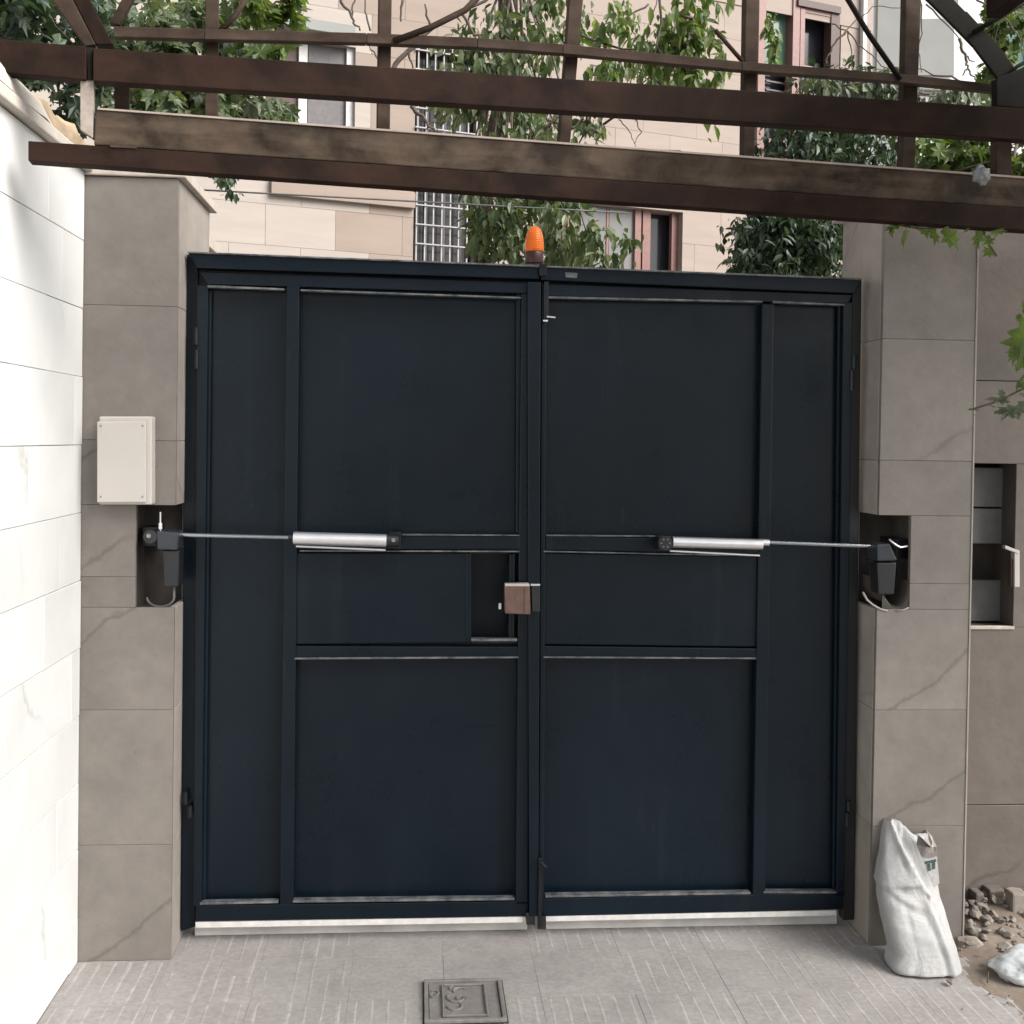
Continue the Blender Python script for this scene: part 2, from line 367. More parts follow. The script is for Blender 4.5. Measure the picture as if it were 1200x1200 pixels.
# manhole cover
mh = thing('manhole_cover', (.95, -.47, 0), 'small square metal cover with raised curly emblem set in the paving', 'manhole cover')
q = [(497, 1150), (587, 1147), (598, 1215), (497, 1218)]
P = [oZ(x, y, .006) for x, y in q]; ax = (P[0].x+P[3].x)/2; bx = P[1].x; yt = (P[0].y+P[1].y)/2; yb = yt-.27
box('cover_gap', (ax-.004, yb-.004, -.002), (bx+.004, yt+.004, .0022), m_black, mh)
def mbx(n_, x0, y0, x1, y1, z0, z1, bev=.002): return box(n_, (x0, y0, z0), (x1, y1, z1), m_manhole, mh, bev, 1)
for n_, a in (('frame_edge', (ax, yt-.014, bx, yt)), ('frame_edge', (ax, yb, bx, yb+.014)), ('frame_edge', (ax, yb+.0145, ax+.013, yt-.0145)), ('frame_edge', (bx-.013, yb+.0145, bx, yt-.0145))): mbx(n_, *a, -.01, .012)
mbx('cover_plate', ax+.014, yb+.015, bx-.014, yt-.015, -.008, .004)
ix0, ix1 = ax+.055, bx-.060
for a in ((ix0, yb+.03, ix0+.006, yt-.035), (ix1, yb+.03, ix1+.007, yt-.035), (ix0+.0065, yt-.041, ix1-.0005, yt-.035), (ix0+.0065, yb+.03, ix1-.0005, yb+.036)): mbx('raised_border', *a, .0042, .012)
for cx, cy, R, t0, t1 in ((ix0+.035, yt-.055, .010, 0, 6), (ix0+.055, yt-.075, .022, .5, 3.6), (ix0+.045, yt-.115, .030, 2.2, 6.6), (ix0+.06, yt-.125, .016, .2, 4.6), (ix0+.04, yt-.17, .026, 3, 7.5), (ax+.030, yt-.085, .017, -1.2, 2.2), (ax+.028, yt-.10, .010, 0, 6)):
    tube('emblem_scroll', [(cx+R*(1-.25*k/14)*math.cos(t0+(t1-t0)*k/14), cy+R*math.sin(t0+(t1-t0)*k/14), .006) for k in range(15)], [.002+.0022*math.sin(math.pi*k/14) for k in range(15)], m_manhole, mh, 6)

# ------------------------------------------------------------------ white marble wall at the left
WX = -.304
wl = thing('marble_wall', (WX-.1, -1.8, 0), 'bright white marble clad wall running along the left side up to the grey pillar', 'wall')
box('wall_core', (WX-.22, -3.9, -.02), (WX-.0085, -.152, 2.588), m_grout, wl)
zj = [0.0]+[.15+.2216*k for k in range(12)]
for k in range(12):
    z0, z1 = zj[k]+.001, zj[k+1]-.001; off = [.02, .31, .16, .45][k % 4]; ys = [-.153]; y = -.153-off-.07
    if k == 11: y = oX(57, 230, WX).y
    while y > -3.9: ys.append(y); y -= .60
    ys.append(-3.9)
    for a, b in zip(ys[:-1], ys[1:]):
        pr = random.uniform(0, .0025); box('marble_tile', (WX-.024+pr, b+.0009, z0), (WX+pr-.002, a-.0009, z1), m_white, wl, .0010, 1)
hexa('coping', [Vector(p) for p in ((-.275,-3.9,2.628),(-.275,-.02,2.628),(-.275,-.02,2.592),(-.275,-3.9,2.592),(-.42,-3.9,2.640),(-.42,-.02,2.640),(-.42,-.02,2.592),(-.42,-3.9,2.592))], m_plaster, wl, .006, 2)
def ridge(name, y0, y1, xc, wd, ht, zb, mat, parent, rough, seed):
    nu, nv = 60, 12; V = []; F = []
    for i in range(nu+1):
        y = y0+(y1-y0)*i/nu
        for j in range(nv+1):
            t = math.pi*j/nv; r = 1+rough*noise.noise((y*7, t*1.5, seed))+rough*.5*noise.noise((y*25, t*4, seed)); en = min(1, (i+.3)/3, (nu-i+.3)/3)**.5
            V.append((xc-math.cos(t)*wd*r, y, zb+math.sin(t)*ht*r*en))
    for i in range(nu):
        for j in range(nv): a = i*(nv+1)+j; F.append((a, a+1, a+nv+2, a+nv+1))
    return from_arrays(name, V, F, mat, parent, True)
ridge('plaster_capping', -3.8, -.53, -.372, .088, .10, 2.632, m_plaster, wl, .12, 3)
ridge('mortar_bed', -.62, -.05, -.362, .072, .085, 2.632, m_mortar, wl, .35, 9)

# ------------------------------------------------------------------ pillars
PF = -.15
def pillar_front(name, parent, x0, x1, z0, z1, mat=m_pil, y=PF, th=.02): return box(name, (x0, y, z0), (x1, y+th, z1), mat, parent, .0008, 1)
lp = thing('stone_pillar', (-.15, .1, 0), 'grey beige marble clad pillar at the left of the gate carrying a white junction box', 'pillar', 'gate pillars')
LX0, LX1 = -.330, -.004
nzl = [oY(180, 592, PF).z, oY(180, 712, PF).z]; nxl = oY(159, 650, PF).x
zl = sorted([oY(150, y, PF).z for y in (358, 516, 676, 832, 990)])
zl = [0.0]+zl+[2.577]
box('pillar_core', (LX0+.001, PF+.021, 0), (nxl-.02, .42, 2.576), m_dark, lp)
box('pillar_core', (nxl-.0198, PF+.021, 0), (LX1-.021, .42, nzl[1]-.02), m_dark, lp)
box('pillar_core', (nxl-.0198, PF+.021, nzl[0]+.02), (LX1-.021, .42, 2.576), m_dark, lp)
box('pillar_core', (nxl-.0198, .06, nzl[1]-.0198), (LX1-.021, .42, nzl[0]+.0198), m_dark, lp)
def split(z0, z1, n0, n1):      # intervals of z0..z1 outside / inside the niche n1..n0
    return [(z0, min(z1, n1), False)]*(z0 < n1) + [(max(z0, n1), min(z1, n0), True)]*(z1 > n1 and z0 < n0) + [(max(z0, n0), z1, False)]*(z1 > n0)
g = .0005
for a, b in zip(zl[:-1], zl[1:]):
    for s0, s1, ins in split(a, b, nzl[0], nzl[1]):
        if s1-s0 < .01: continue
        pillar_front('marble_slab', lp, LX0, nxl if ins else LX1-.0005, s0+g, s1-g)
        if not ins: box('side_slab', (LX1-.0195, PF+.0205, s0+g), (LX1, .42, s1-g), m_pil_edge, lp, .0015, 1)
        else: box('side_slab', (LX1-.0195, .061, s0+g), (LX1, .42, s1-g), m_pil_edge, lp, .0015, 1)
box('cap_slab', (LX0-.0, PF-.012, 2.580), (LX1+.022, .46, 2.612), m_cap, lp, .004, 2)
box('cap_rubble', (LX0+.03, PF+.03, 2.6125), (LX1-.02, .44, 2.64), m_mortar, lp, .008, 2)
rp = thing('stone_pillar', (2.54, .1, 0), 'dusty grey beige pillar at the right of the gate behind the white sack', 'pillar', 'gate pillars')
RX0, RX1 = 2.378, 2.708
nzr = [oY(1050, 604, PF).z, oY(1040, 714, PF).z]; nxr = oY(1067, 650, PF).x
zr = [0.0]+sorted([oY(1090, y, PF).z for y in (398, 540, 684, 832, 968)])+[2.577]
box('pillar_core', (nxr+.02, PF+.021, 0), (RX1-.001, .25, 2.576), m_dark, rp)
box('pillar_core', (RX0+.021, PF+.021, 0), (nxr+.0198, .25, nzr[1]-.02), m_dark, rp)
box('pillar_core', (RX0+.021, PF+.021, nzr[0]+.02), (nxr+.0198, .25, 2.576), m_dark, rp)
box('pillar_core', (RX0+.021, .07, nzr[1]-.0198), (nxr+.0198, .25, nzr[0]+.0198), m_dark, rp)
for a, b in zip(zr[:-1], zr[1:]):
    for s0, s1, ins in split(a, b, nzr[0], nzr[1]):
        if s1-s0 < .01: continue
        pillar_front('marble_slab', rp, nxr if ins else RX0+.0005, RX1, s0+g, s1-g)
        if ins: box('side_slab', (RX0, .071, s0+g), (RX0+.0195, .25, s1-g), m_pil_edge, rp, .0015, 1)
        else: box('side_slab', (RX0, PF+.0205, s0+g), (RX0+.0195, .25, s1-g), m_pil_edge, rp, .0015, 1)
box('cap_slab', (RX0-.03, PF-.015, 2.580), (RX1+.01, .29, 2.615), m_cap, rp, .004, 2)
box('edge_highlight', (RX1+.0005, PF-.003, 0), (RX1+.0065, PF+.02, 2.577), m_pil_edge, rp, .001)  # bevel highlight of the pillar edge, built as a pale strip
def niche_bowl(cx, z1, rx, dep, parent, zlip):    # rounded mortar bottom of the right cut-out
    V = []; F = []; n = 14
    for r in range(4):
        yy = PF+.003+[0, .02, .09, .20][r]
        for i in range(n+1):
            t = math.pi*i/n; f = [1, .93, .9, .9][r]; jit = 1+.05*noise.noise((i*.9, r, 3))
            V.append((cx-math.cos(t)*rx*f*jit, yy, z1+zlip-math.sin(t)*zlip*f*jit))
    for r in range(3):
        for i in range(n): a = r*(n+1)+i; F.append((a, a+1, a+n+2, a+n+1))
    # front rim down to the square corner
    b = len(V)
    for i in range(n+1):
        t = math.pi*i/n; V.append((cx-rx*1.0+2*rx*i/n, PF+.0031, z1-.001))
    for i in range(n): F.append((i, b+i, b+i+1, i+1))
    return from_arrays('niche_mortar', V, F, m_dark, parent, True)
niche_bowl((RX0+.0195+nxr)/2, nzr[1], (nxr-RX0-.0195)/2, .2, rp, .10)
tubes('broken_lip', [([oY(x, y, PF-.001) for x, y in ((1011, 694), (1016, 703), (1023, 709), (1032, 714), (1040, 716))], .004), ([oY(x, y, PF-.001) for x, y in ((1050, 716), (1058, 715), (1065, 712))], .003)], m_pil_edge, rp)

# ------------------------------------------------------------------ wall beyond the right pillar, with its niche
RW = .06
rw = thing('side_wall', (3.6, .15, 0), 'dull brown stone wall right of the gate pillar with a tall niche', 'wall')
n_tl = oY(1148, 543, RW); n_br = oY(1187, 735, RW); nx1 = n_br.x; zt, zb2 = n_tl.z, oY(1160, 735, RW).z
X0 = RX1+.0075
for z0, z1 in ((zt, 1.98), (1.983, 2.577)): 
    for x0, x1 in ((X0, X0+.75), (X0+.753, X0+1.5), (X0+1.503, 5.2)): box('wall_panel', (x0, RW, z0), (x1, RW+.16, z1), m_rwall, rw, .0015)
for x0, x1 in ((nx1, X0+.75), (X0+.753, X0+1.5), (X0+1.503, 5.2)): box('wall_panel', (x0, RW, zb2), (x1, RW+.16, zt-.001), m_rwall, rw, .0015)
for z0, z1 in ((-.02, .42), (.423, zb2-.001)):
    for x0, x1 in ((X0, X0+.75), (X0+.753, X0+1.5), (X0+1.503, 5.2)): box('wall_panel', (x0, RW, z0), (x1, RW+.16, z1), m_rwall, rw, .0015)
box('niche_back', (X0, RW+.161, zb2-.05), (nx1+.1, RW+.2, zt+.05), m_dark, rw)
jx = oY(1176, 640, RW+.13).x
for y0, y1 in ((548, 594), (596, 637), (680, 728)):
    a = oY(1150, y0, RW+.10).z; b = oY(1150, y1, RW+.10).z; box('pale_block', (X0+.002, RW+.10, b), (jx-.004, RW+.16, a), m_block, rw, .004, 2)
box('niche_lip', (X0, RW-.006, zb2-.008), (nx1+.004, RW+.02, zb2+.004), m_cap, rw, .002)
box('cap_slab', (X0, RW-.03, 2.580), (5.2, RW+.2, 2.612), m_cap, rw, .004, 2)
mb = thing('metal_latch', oY(1190, 690, RW-.03), 'small pale metal bracket latch standing proud at the right side of the wall niche', 'latch')
slab('latch_plate', rect(1189, 645, 1195, 688), RW-.03, .028, m_boxp, mb, .002)
slab('latch_arm', [(1178, 639), (1194, 645), (1194, 649), (1178, 643)], RW-.032, .02, m_boxp, mb, .001)
slab('rusty_strip', rect(1184.5, 656, 1188.5, 688), RW-.02, .018, m_frame_d, mb, .001)
side = thing('courtyard_wall', (-.1, 1.2, 0), 'cream rendered courtyard wall end seen above the gate beside the left pillar', 'wall')
box('wall_body', (-.32, .47, 0), (-.03, 2.2, 2.45), m_fcream, side); box('coping', (-.34, .465, 2.452), (-.01, 2.2, 2.50), m_cap, side, .004)
# ------------------------------------------------------------------ gate frame (fixed posts and head)
gf = thing('gate_surround', (1.19, .0, 0), 'fixed dark navy steel posts and head bar round the double gate', 'gate surround')
slab('post', [(216, 298), (232, 298), (229, 1086), (212, 1092)], -.005, .05, m_paint, gf, .004)
slab('post', [(999, 332), (1010, 328), (1001, 1078), (988, 1079)], -.005, .05, m_black, gf, .004)
slab('head_bar', [(220, 296), (632, 311), (632, 327), (230, 314)], -.045, .09, m_paint, gf, .004)
slab('head_bar', [(634, 311.5), (1010, 327.5), (1003, 344), (634, 328)], -.045, .09, m_paint, gf, .004)
slab('head_lip', [(220, 294.5), (1010, 326), (1010, 328), (220, 296.5)], -.052, .10, m_ledge, gf, .001, 1)
slab('head_hook', [(632, 309), (641, 309), (641, 323), (632, 323)], -.056, .01, m_blackm, gf, .002)
slab('weld_patch', [(662, 319), (677, 320), (676, 326), (663, 325)], -.047, .003, m_ledge, gf, .001)
def leaf(label, sheets, bars, ledges, loc):
    r = thing('gate_leaf', loc, label, 'gate', 'leaves of the double gate')
    for i_, q_ in enumerate(sheets): slab('sheet_panel', q_, .012+.0046*(i_ % 2), .004, m_paint, r, 0)
    for n_, q_, Y, th in bars: slab(n_, q_, Y, th, m_paint, r, .0035, 2)
    for q_ in ledges: slab('ledge', q_, -.0365, .03, m_ledge, r, .0008, 1)
    return r
L = leaf('left leaf of the dark navy steel double gate, with the square cut-out beside the lock',
    [[(228, 306), (343, 310), (339, 1070), (226, 1070)], [(338, 310), (634, 320), (632, 649), (336, 649)], [(342, 640), (553, 640), (553, 762), (342, 762)], [(335, 754), (632, 754), (630, 1070), (333, 1070)]],
    [('top_rail', [(232, 318), (622, 331), (620, 344), (243, 333)], -.03, .04),
     ('outer_stile', [(230, 334), (244, 334), (236, 1062), (226, 1062)], -.03, .04),
     ('mullion', [(336, 335), (351, 335), (344, 1060), (328, 1060)], -.03, .04),
     ('meeting_stile', [(611, 344), (622, 344), (619, 1060), (604, 1060)], -.03, .04),
     ('bottom_rail', [(229, 1061), (619, 1056), (619, 1074), (229, 1080)], -.03, .04),
     ('middle_rail', [(350.5, 627), (610, 628), (610, 644), (350, 644)], -.03, .04),
     ('lower_rail', [(346, 757), (610, 758), (609, 771), (346, 772)], -.026, .036),
     ('lock_panel', [(345, 648), (552, 648), (552, 753), (345, 755)], -.018, .012),
     ('cut_out_jamb', [(546, 648), (552, 648), (552, 749), (546, 749)], -.022, .08),
     ('cut_out_jamb', [(597, 649), (603, 649), (602, 748), (596, 748)], -.010, .09),
     ('inner_bead', [(243, 340), (248, 340), (241, 1056), (236, 1056)], -.012, .02),
     ('inner_bead', [(605, 344), (611, 344), (605, 626), (608.5, 626)][:2]+[(610.5, 626), (604.5, 626)], -.012, .02),
     ('meeting_cover', [(618, 330), (634, 331), (631, 1074), (620, 1074)], -.048, .017)],
    [[(243, 334), (333, 338), (333, 340), (243, 337)], [(352, 339), (611, 348), (611, 349.8), (352, 341)],
     [(471, 626.2), (609, 627), (609, 628), (471, 627.6)], [(351, 645), (609, 645.6), (609, 647.2), (351, 646.5)], [(345, 771), (608, 769.6), (608, 771.4), (345, 773)],
     [(234, 1058), (326, 1056.5), (326, 1058.5), (234, 1060.5)], [(343, 1055.5), (603, 1052.5), (603, 1055), (343, 1058)],
     [(552, 748.5), (606, 748.5), (606, 751.5), (552, 751.5)]], (.6, 0, .05))
slab('cut_out_floor', rect(546, 751.5, 606, 755), .017, .092, m_black, L, 0); slab('cut_out_floor', rect(546, 646, 606, 649), .017, .092, m_black, L, 0)
slab('back_plate', [(540, 640), (612, 640), (612, 760), (540, 760)], .11, .004, m_paint, L, 0)
R = leaf('right leaf of the dark navy steel double gate',
    [[(634.5, 318), (900, 328), (895, 704), (633, 704)], [(633, 696), (902, 696), (898, 1064), (631, 1066)], [(899, 328), (1003, 333), (994, 1060), (891, 1062)]],
    [('top_rail', [(634, 332), (1000, 345), (994, 356), (636, 347)], -.03, .04),
     ('outer_stile', [(988, 354), (1000, 354), (990, 1050), (980, 1050)], -.03, .04),
     ('mullion', [(893, 356), (907, 356), (897, 1050), (882, 1050)], -.03, .04),
     ('meeting_stile', [(634.5, 346), (640.5, 346), (637.5, 1056), (631.5, 1056)], -.03, .04),
     ('bottom_rail', [(633, 1053), (990, 1046), (988, 1066), (633, 1074)], -.03, .04),
     ('middle_rail', [(640, 628.5), (892, 632), (892, 649), (640, 645)], -.03, .04),
     ('lower_rail', [(638, 757), (888, 760), (888, 773), (638, 772)], -.026, .036),
     ('lock_panel', [(638, 648), (891, 652), (888, 758), (638, 755)], -.018, .012),
     ('inner_bead', [(982, 358), (988, 358), (980.5, 1046), (975.5, 1046)], -.012, .02)],
    [[(637, 347), (894, 352.5), (894, 354.5), (637, 349.5)], [(906, 352.5), (990, 356), (990, 358), (906, 355)],
     [(640, 627), (770, 628), (770, 629), (640, 628.3)], [(637, 645.5), (891, 651), (891, 652.3), (637, 647)], [(637, 769.5), (886, 771), (886, 772.6), (637, 771.2)],
     [(639, 1049.5), (880, 1046), (880, 1048), (639, 1052)], [(895, 1045), (980, 1045), (980, 1047), (895, 1047)]], (1.8, 0, .05))
slab('bottom_strip', [(229, 1081), (617, 1074.5), (617, 1081), (229, 1087.5)], -.030, .006, m_kick, L, .001)  # pale strip along the bottom of each leaf
slab('bottom_strip', [(637, 1074.2), (980, 1067), (980, 1073), (637, 1080)], -.030, .006, m_kick, R, .001)
# hinges
for par, qs in ((L, [(226, 384, 233, 404), (227, 410, 233, 432), (213, 928, 221, 942), (219, 944, 226, 958)]), (R, [(998, 416, 1004, 432), (995, 434, 1002, 458), (990, 938, 999, 950), (989, 952, 996, 968)])):
    for a, b, c, d in qs:
        p0 = oY((a+c)/2, b, -.03); p1 = oY((a+c)/2, d, -.03); tube('hinge_knuckle', [p0, p1], .009, m_blackm, par, 12)
# bolts on the right leaf
top = oY(641, 331, -.045); 
slab('drop_bolt', [(637.5, 330), (643, 330), (643, 374), (637.5, 374)], -.042, .01, m_blackm, R, .002)
tube('bolt_handle', [oY(641, 371, -.05), oY(651, 372, -.06)], .0032, m_alu, R, 8)
tube('bolt_stop', [oY(636.5, 376, -.05), oY(642, 376, -.05)], .004, m_alu, R, 8)
slab('drop_bolt', [(631, 1006), (636, 1006), (634.5, 1086), (630.5, 1086)], -.058, .01, m_blackm, R, .002)
tube('bolt_knob', [oY(634, 1010, -.058), oY(641, 1017, -.075)], .006, m_blackm, R, 8)
slab('bolt_plate', [(630, 1074), (640, 1074), (640, 1089), (630, 1089)], -.05, .006, m_black, R, .001)
slab('astragal', [(626, 322), (643, 323), (640, 1068), (622, 1068)], .024, .006, m_black, L, 0)
slab('foot', [(616, 1070), (627, 1070), (627, 1084), (617, 1084)], -.045, .03, m_black, L, .001)
# lock box (part of left leaf)
lk = slab('lock_case', [(591, 686), (621, 685.5), (622, 720.5), (592, 719.5)], -.085, .036, m_lock, L, .006, 3)
slab('lock_flange', [(592, 684.5), (620, 684), (621, 687), (592, 687)], -.087, .034, m_boxp, lk, .001)
tube('keyhole_boss', [oY(606, 701, -.085), oY(606, 701, -.090)], .006, m_lock, lk, 12)
slab('lock_seam', rect(614, 689, 615.2, 718), -.0865, .003, m_frame_d, lk, 0)
slab('strike_box', [(623, 686), (633, 685), (633, 717), (624, 717)], -.075, .026, m_black, R, .002)
slab('strike_edge', [(622, 684.6), (633, 684.6), (633, 686.4), (622, 686.4)], -.077, .024, m_alu, R, .0005)
slab('lock_latch', rect(584.5, 707, 587.5, 714), -.04, .01, m_alu, L, .001)
# pale strips under the gate leaves
th = [('threshold_strip', [(228, 1083.5), (618, 1074.5), (618, 1088), (228, 1096)], 'pale strip under the left gate leaf'), ('threshold_strip', [(636, 1074), (981, 1067), (981, 1080), (637, 1087)], 'pale strip under the right gate leaf')]
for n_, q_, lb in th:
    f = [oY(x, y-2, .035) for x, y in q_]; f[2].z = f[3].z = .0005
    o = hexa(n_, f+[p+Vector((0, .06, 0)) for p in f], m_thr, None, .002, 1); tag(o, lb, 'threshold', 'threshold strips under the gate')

# beacon
bc = thing('beacon_lamp', oY(626, 308, -.03), 'orange bullet shaped warning beacon on top of the gate between its leaves', 'beacon')
b0 = oY(626, 309, -.03); sc = (oY(637, 309, -.03)-b0).length
lathe('beacon_base', b0, [(sc*.98, 0), (sc*1.0, .004), (sc*1.0, .036), (sc*.95, .040)], m_base, bc)
H = oY(626, 265, -.03).z-b0.z
lathe('beacon_lens', b0, [(sc*.98, .0405), (sc*1.0, .048), (sc*.98, .070)]+[(sc*.97*math.cos(t*math.pi/2)**.8, .070+(H-.070)*math.sin(t*math.pi/2)) for t in (.12, .25, .38, .5, .62, .74, .85, .94, .99)], m_amber, bc, 28)

# ------------------------------------------------------------------ gate openers
ac = thing('gate_opener', oY(190, 700, -.1), 'gate opener arm on the left leaf, its motor in the cut-out of the left pillar', 'gate opener', 'gate openers')
Yr = -.115
tube('steel_rod', [oY(205, 626.5, Yr), oY(348, 630, Yr)], .0078, m_chrome, ac)
tube('arm_tube', [oY(344, 630.5, Yr), oY(454, 633.5, Yr)], .0215, m_alu, ac, 24)
tube('tube_under_rail', [oY(347, 640, Yr+.015), oY(452, 644.5, Yr+.015)], .0045, m_alu, ac, 8)
tube('end_cap', [oY(453, 633.4, Yr), oY(467, 633.8, Yr)], [.0225, .020], m_black, ac, 20)
tube('end_bolt', [oY(461, 633, Yr-.018), oY(461, 633, Yr-.030)], .007, m_screw, ac, 8)
slab('leaf_bracket', rect(456, 624, 470, 643), Yr+.018, .065, m_blackm, ac, .002)
tube('rod_collar', [oY(338, 629.8, Yr), oY(346, 630, Yr)], .010, m_black, ac)
slab('motor_head', [(183, 622), (209, 624), (208, 645), (184, 644)], -.17, .09, m_greyp, ac, .006, 3)
slab('motor_body', [(190, 645), (210, 645), (209, 688), (192, 688)], -.16, .08, m_black, ac, .006, 3)
tube('pivot_boss', [oY(176, 629, -.175), oY(176, 629, -.09)], .022, m_black, ac, 20)
tube('pivot_bolt', [oY(174, 628, -.182), oY(174, 628, -.175)], .008, m_screw, ac, 6)
tube('release_pin', [oY(188, 600, -.15), oY(188, 622, -.15)], .0028, m_alu, ac, 8)
tube('pin_head', [oY(188, 613, -.15), oY(188, 620, -.15)], .007, m_alu, ac, 8)
tube('cable_loop', [oY(172+16*(1-math.cos(t))+0*t, 700+11*math.sin(t), -.12+.02*math.cos(t)) for t in [i*math.pi/12 for i in range(13)]]+[oY(204, 688, -.13)], .0042, m_cable, ac, 8)
slab('mount_bracket', rect(166, 618, 184, 640), -.085, .12, m_blackm, ac, .003)
ac2 = thing('gate_opener', oY(1040, 700, -.1), 'gate opener arm on the right leaf, its motor in the cut-out of the right pillar', 'gate opener', 'gate openers')
tube('steel_rod', [oY(898, 635.5, Yr), oY(1028, 640.5, Yr)], .0078, m_chrome, ac2)
tube('arm_tube', [oY(788, 635, Yr), oY(893, 638, Yr)], .0185, m_alu, ac2, 24)
tube('tube_under_rail', [oY(785, 645.5, Yr+.015), oY(890, 651, Yr+.015)], .004, m_alu, ac2, 8)
tube('end_cap', [oY(780, 636.5, Yr-.028), oY(780, 636.5, Yr+.02)], .0245, m_black, ac2, 24)
for k in range(6):
    t = k*math.pi/3; c0 = oY(780, 636.5, Yr-.0295); tube('cap_screw', [c0+Vector((.014*math.cos(t), 0, .014*math.sin(t))), c0+Vector((.014*math.cos(t), -.003, .014*math.sin(t)))], .0028, m_screw, ac2, 6)
slab('leaf_bracket', rect(772, 628, 786, 645), Yr+.022, .062, m_blackm, ac2, .002)
tube('rod_collar', [oY(891, 635.6, Yr), oY(901, 636, Yr)], .012, m_alu, ac2)
slab('motor_head', [(1028, 638), (1043, 637), (1052, 657), (1029, 658)], -.17, .09, m_greyp, ac2, .006, 3)
slab('motor_body', [(1028, 659), (1051, 659), (1048, 697), (1030, 697)], -.16, .08, m_black, ac2, .006, 3)
tubes('release_lever', [([oY(1042, 632, -.175), oY(1049, 638, -.18), oY(1055, 641.5, -.18), oY(1063, 640, -.175)], .0035)], m_alu, ac2, 8)
slab('mount_bracket', rect(1050, 632, 1064, 655), -.09, .14, m_blackm, ac2, .003)
tubes('cable_loop', [([oY(1034+30*k/10, 697+16*math.sin(math.pi*k/10), -.115) for k in range(11)], .0035)], m_cable, ac2, 8)

# junction box
jb = thing('junction_box', oY(145, 590, PF), 'off white plastic junction box screwed to the left pillar', 'junction box')
slab('box_body', rect(116, 488, 178, 591.5), -.205, .055, m_boxp, jb, .006, 3)
slab('box_lid', rect(113.5, 494, 171, 589), -.215, .0095, m_boxp, jb, .004, 3)
for x, y in ((118, 499), (167, 499), (118, 582), (167, 582)):
    tube('lid_screw', [oY(x, y, -.2165), oY(x, y, -.214)], .0032, m_screw, jb, 8)
# thin wire at the pillar top
tag(tubes('hanging_wire', [([oY(x, y, .10) for x, y in ((222, 219), (224, 235), (225.5, 255), (223, 275), (219, 300))], .003)], m_cable, None, 6), 'thin black wire hanging down the inner side of the left pillar', 'wire')
mx_ = oZ(1020, 1105); 

# ------------------------------------------------------------------ steel canopy frame overhead
def CP(px, py, off=0.0):
    a = Vector((-.25, -.92+off, 0)); b = Vector((2.55, -.55+off, 0)); d = (b-a).normalized(); return onP(px, py, a, (d.y, -d.x, 0))
CT = Vector((-.13, .99, 0))
cf = thing('steel_canopy', CP(40, 180), 'rusty brown steel canopy lattice spanning above the gate', 'canopy')
def cslab(name, quad, off, th, mat, bevel=.003, seg=2):
    f = [CP(x, y, off) for x, y in quad]; return hexa(name, f+[p+CT*th for p in f], mat, cf, bevel, seg)
cslab('lower_beam', [(33, 165), (1600, 271), (1600, 298), (33, 188)], 0, .055, m_rust, .002)
cslab('lower_web', [(112, 127), (1600, 237.5), (1600, 271.3), (110, 169.5)], .012, .03, m_dusty, .004)
cslab('web_lip', [(114, 126), (1600, 236.4), (1600, 238.7), (114, 128.3)], .008, .036, m_fgrout, .0005)
cslab('upper_beam', [(-40, 42.5), (101, 54), (101, 93.5), (-40, 81)], 0, .05, m_rust, .003)
cslab('upper_beam', [(109, 56), (1600, 153), (1600, 189.6), (109, 94.5)], -.002, .05, m_rust, .003)
cslab('beam_joint', [(101, 55), (109, 55.5), (107, 94), (103, 94)], .01, .04, m_iron, .001)
cslab('end_stub', [(94, 93), (110, 94), (109, 162), (94, 152)], .015, .03, m_stone, .002)
cslab('end_stub', [(134, 96), (152, 97), (151, 130), (134, 129)], .09, .02, m_dusty, .002)
cslab('maker_plate', [(128, 167.5), (160, 169.5), (160, 174), (129, 172.5)], -.004, .003, m_dusty, .001, 1)
cslab('loose_strip', [(665, 170.5), (798, 176), (798, 181), (665, 175)], .03, .05, m_rust, .001)
R1 = [(133, 30.5), (240, 33.5), (430, 38.5), (560, 44), (660, 51.5), (870, 72), (1050, 86), (1175, 99)]
for a, b in zip(R1[:-1], R1[1:]): cslab('top_rail', [a, (b[0]-.4, b[1]), (b[0]-.4, b[1]+13-b[0]*.003), (a[0], a[1]+13-a[0]*.003)], .15, .03, m_rust2, .002)
for q_, of in (([(241, -60), (257, -60), (255, 139), (240, 138)], .185), ([(445, -60), (460, -60), (457, 155), (442, 154)], .185), ([(672, -60), (689, -60), (668, 172), (655, 171)], .185), ([(875, -60), (892, -60), (884, 190), (871, 189)], .185), ([(1063, -60), (1082, -60), (1072, 202), (1057, 201)], .185), ([(1168, 158), (1186, 159), (1186, 212), (1168, 211)], .03)):
    cslab('lattice_post', q_, of, .035, m_rust2, .003)
cslab('corner_brace', [(40, -30), (70, -30), (112, 52), (100, 54)], .012, .03, m_rust2, .003)
cslab('corner_brace', [(70.5, -30), (90, -30), (133, 52), (112.5, 52)], .02, .06, m_rust, .003)
cslab('corner_brace', [(150, -15), (168, -25), (140, 29), (128, 27)], .15, .03, m_rust2, .002)
A = [(1072, -15), (1110, 22), (1142, 55), (1172, 95)]; 
for (a, b), (c, d) in zip(A[:-1], A[1:]): cslab('curved_brace', [(a, b), (a+23, b-9), (c+22, d-8), (c, d)], .10, .012, m_iron, .002)
cslab('corner_plate', [(1168, 92), (1215, 72), (1215, 128), (1168, 124)], .08, .03, m_iron, .003)
def crod(pts, r, off, mat=m_iron): return tubes('tie_rod', [([CP(x, y, off) for x, y in pts], r)], mat, cf, 8)
crod([(985, -15), (1018, 40), (1055, 93)], .0085, .15); crod([(1215, -6), (1175, 18), (1141, 38)], .0075, .09); crod([(1215, 65), (1192, 78), (1178, 92)], .006, .09)
